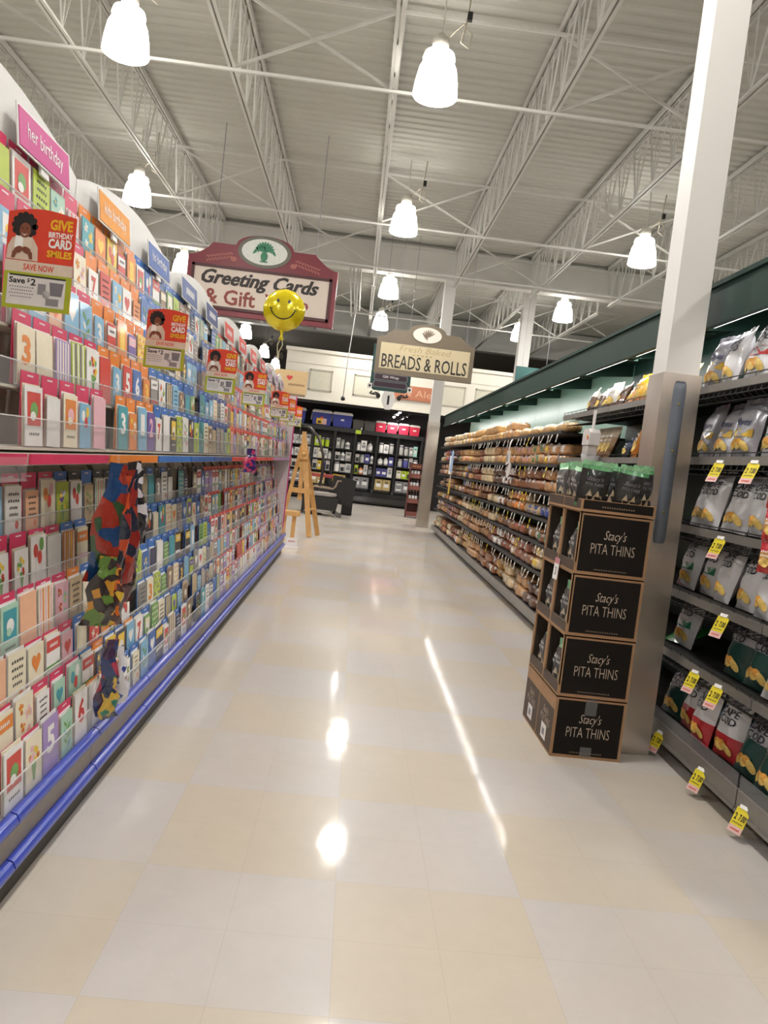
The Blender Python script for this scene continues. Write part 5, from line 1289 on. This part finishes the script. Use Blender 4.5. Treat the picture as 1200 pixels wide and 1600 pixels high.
# red wooden bottle rack
MAH = mat('mahogany_wood', '#5c2620', .45, var=.15, scale=12); MAHL = mat('mahogany_light', '#7a463c', .5, var=.1, scale=12)
o = thing('bottle_rack', 'narrow red brown wooden bottle rack left of the far column', 'bottle rack', (1.45, 20.4, 0))
for x in (0, .33):
    b = MB(); b.prism([(0, .0), (.30, .0), (.30, 1.45), (.18, 1.45), (.10, 1.2), (0, .25)], x, x + .025, MAH, Matrix(((0, 0, 1, 0), (1, 0, 0, 0), (0, 1, 0, 0), (0, 0, 0, 1)))); b.done('side_board', o)
RZ = [.10, .45, .80, 1.12]
for i, z in enumerate(RZ):
    b = MB(); yo = .02 + .04 * i; b.box(.025, .33, yo, .30, z, z + .02, MAH); b.box(.025, .33, yo - .012, yo, z - .06, z + .06, MAHL); b.done('shelf', o)
b = MB(); b.box(.025, .33, .29, .30, .1, 1.45, MAH); b.done('back_board', o)
b = MB(); b.box(.025, .33, .17, .18, 1.30, 1.44, MAH)
for q in range(4): b.box(.07 + .06 * q, .10 + .06 * q, .165, .17, 1.36, 1.39, mat('gold_print', '#c79a3c', .4))
b.done('header_board', o)
b = MB(); W2 = .04; G = mat('dark_bottle_glass', '#1d1614', .15, coat=.5)
b.lathe([(.034, 0), (.036, .01), (.036, .15), (.014, .20), (.012, .255)], G, 10); b.lathe([(.0365, .03), (.0365, .12)], INKW, 10, caps=False); b.lathe([(.0135, .22), (.0135, .262), (.008, .264)], mat('bottle_foil', '#c8c2b8', .4), 8); bo = b.done('b'); bme = bo.data; bpy.data.objects.remove(bo)
for i, z in enumerate(RZ[1:]):
    for q in range(3):
        o = bpy.data.objects.new('wine_bottle', bme); COL.objects.link(o); o.location = (1.45 + .08 + .09 * q, 20.4 + .14 + .04 * (i + 1), z + .021 if False else z + .021)
        tag(o, f'dark bottle with a white label, {nth(q + 1)} from left, {["low", "middle", "high"][i]} shelf of the wooden rack', 'bottle', 'bottles in the wooden rack')
# wooden easel
PINE = mat('pine_wood', '#c79a5e', .5, var=.14, scale=8)
o = thing('wooden_easel', 'light wooden easel standing past the end of the card racks', 'easel', (-.74, 12.8, 0))
b = MB(); b.bar((.10, -.05, .01), (-.16, .10, 1.62), .085, .06, PINE, (0, 1, 0)); b.done('front_leg', o)
b = MB(); b.bar((.22, .42, .01), (-.14, .17, 1.52), .08, .055, PINE, (0, 1, 0)); b.done('front_leg', o)
b = MB(); b.bar((-.42, .25, .01), (-.19, .13, 1.5), .06, .045, PINE, (0, 1, 0)); b.done('rear_leg', o)
b = MB(); b.bar((-.13, .06, .6), (-.17, .08, 1.74), .07, .03, PINE, (0, 1, 0)); b.done('mast', o)
b = MB(); b.box(-.26, .06, -.02, .06, .72, .80, PINE); b.done('ledge', o)
b = MB(); b.bar((.03, .0, .46), (.13, .33, .46), .05, .03, PINE); b.done('cross_bar', o)
b = MB(); b.box(-.21, -.06, -.02, .10, 1.28, 1.44, PINE); b.lathe([(.03, 0), (.035, .03), (.01, .05)], PINE, 10, Matrix.Translation((-.13, -.02, 1.37)) @ Matrix.Rotation(PI / 2, 4, 'X')); b.done('top_clamp', o)
o = thing('wooden_stool', 'light wooden post stool in front of the easel, beside the rack end', 'stool', (-.93, 12.0, 0))
b = MB(); b.box(-.15, .15, -.12, .12, .40, .47, PINE); b.done('seat', o)
for x in (-.08, .07):
    b = MB(); b.box(x - .03, x + .03, -.03, .03, .0, .40, PINE); b.done('leg', o)
o = thing('floor_sign', 'small white card holder on the floor at the rack end', 'sign', (-.80, 11.1, 0))
b = MB(); b.box(-.09, .09, -.05, .06, 0, .02, INKW); b.done('base', o)
b = MB(); b.box(-.08, .08, .0, .006, .02, .15, INKW); scribble(b, face_cam(0, -.001, .10), .1, .03, mat('pink_ink', '#cf8c98', .5), 5, .001); b.done('card', o)
# patio furniture
WICK = mat('black_wicker', '#1b1918', .6, var=.25, scale=60); CUSH = mat('grey_cushion', '#a39c98', .8); ARM = mat('bronze_tube', '#8b7a68', .35, .3); CUR = mat('dark_arch_tube', '#4c4643', .3, .6)
o = thing('patio_chair', 'black wicker patio chair with grey cushion beyond the easel', 'chair', (-.62, 17.9, 0))
b = MB(); b.prism([(-.34, .14), (.28, .14), (.32, .44), (-.38, .44)], -.28, .28, WICK, face_cam(0, 0, 0)); b.done('seat', o)
b = MB(); puff(b, -.05, 0, .44, .62, .52, .10, CUSH, 6, 5); b.done('cushion', o)
b = MB(); b.bar((.32, 0, .30), (.42, 0, .92), .56, .05, WICK, (0, 0, 1)); b.done('backrest', o)
for sy in (-.27, .27):
    b = MB(); b.tube([(-.36, sy, .44), (-.34, sy, .62), (-.28, sy, .66), (.16, sy, .64), (.22, sy, .70), (.26, sy, .84), (.34, sy, .84)], .022, ARM, 8); b.done('armrest', o)
    for sx in (-1, 1):
        b = MB(); b.tube([(sx * .20, sy * .9, .15), (sx * .42, sy, .0), (sx * .36, sy, .0), (sx * .14, sy * .9, .15)], .011, BLKS, 6); b.done('hairpin_leg', o)
o = thing('side_table', 'dark side table with a red top behind the patio chair', 'table', (-.78, 18.75, 0))
b = MB(); b.box(-.42, .42, -.25, .25, .86, .93, mat('red_table_top', '#9c3c38', .5)); b.done('top', o)
for x in (-.38, .38):
    for y in (-.2, .2):
        b = MB(); b.box(x - .03, x + .03, y - .03, y + .03, 0, .86, BLKS); b.done('leg', o)
o = thing('storage_bench', 'black wicker storage box right of the patio chair', 'storage box', (-.10, 18.9, 0))
b = MB(); b.box(-.13, .13, -.25, .25, .02, .74, WICK); b.done('body', o)
b = MB(); b.box(-.14, .14, -.26, .26, .74, .78, BLKS); b.done('lid', o)
o = thing('arched_stand', 'dark curved metal stand arching above the patio chair', 'stand', (-.95, 18.1, 0))
b = MB(); b.tube([(.02, 0, .02), (.10, 0, .3), (.17, 0, .7), (.20, 0, 1.05), (.16, 0, 1.40), (.02, 0, 1.78), (-.20, 0, 1.98), (-.45, 0, 2.06)], .032, CUR, 8); b.done('arch', o)
b = MB(); b.lathe([(.30, 0), (.30, .02), (.05, .035)], CUR, 24); b.done('base', o)
b = MB(); b.tube([(-.43, 0, 2.05), (-.43, 0, 1.7)], .01, CUR, 6); b.done('chain', o)
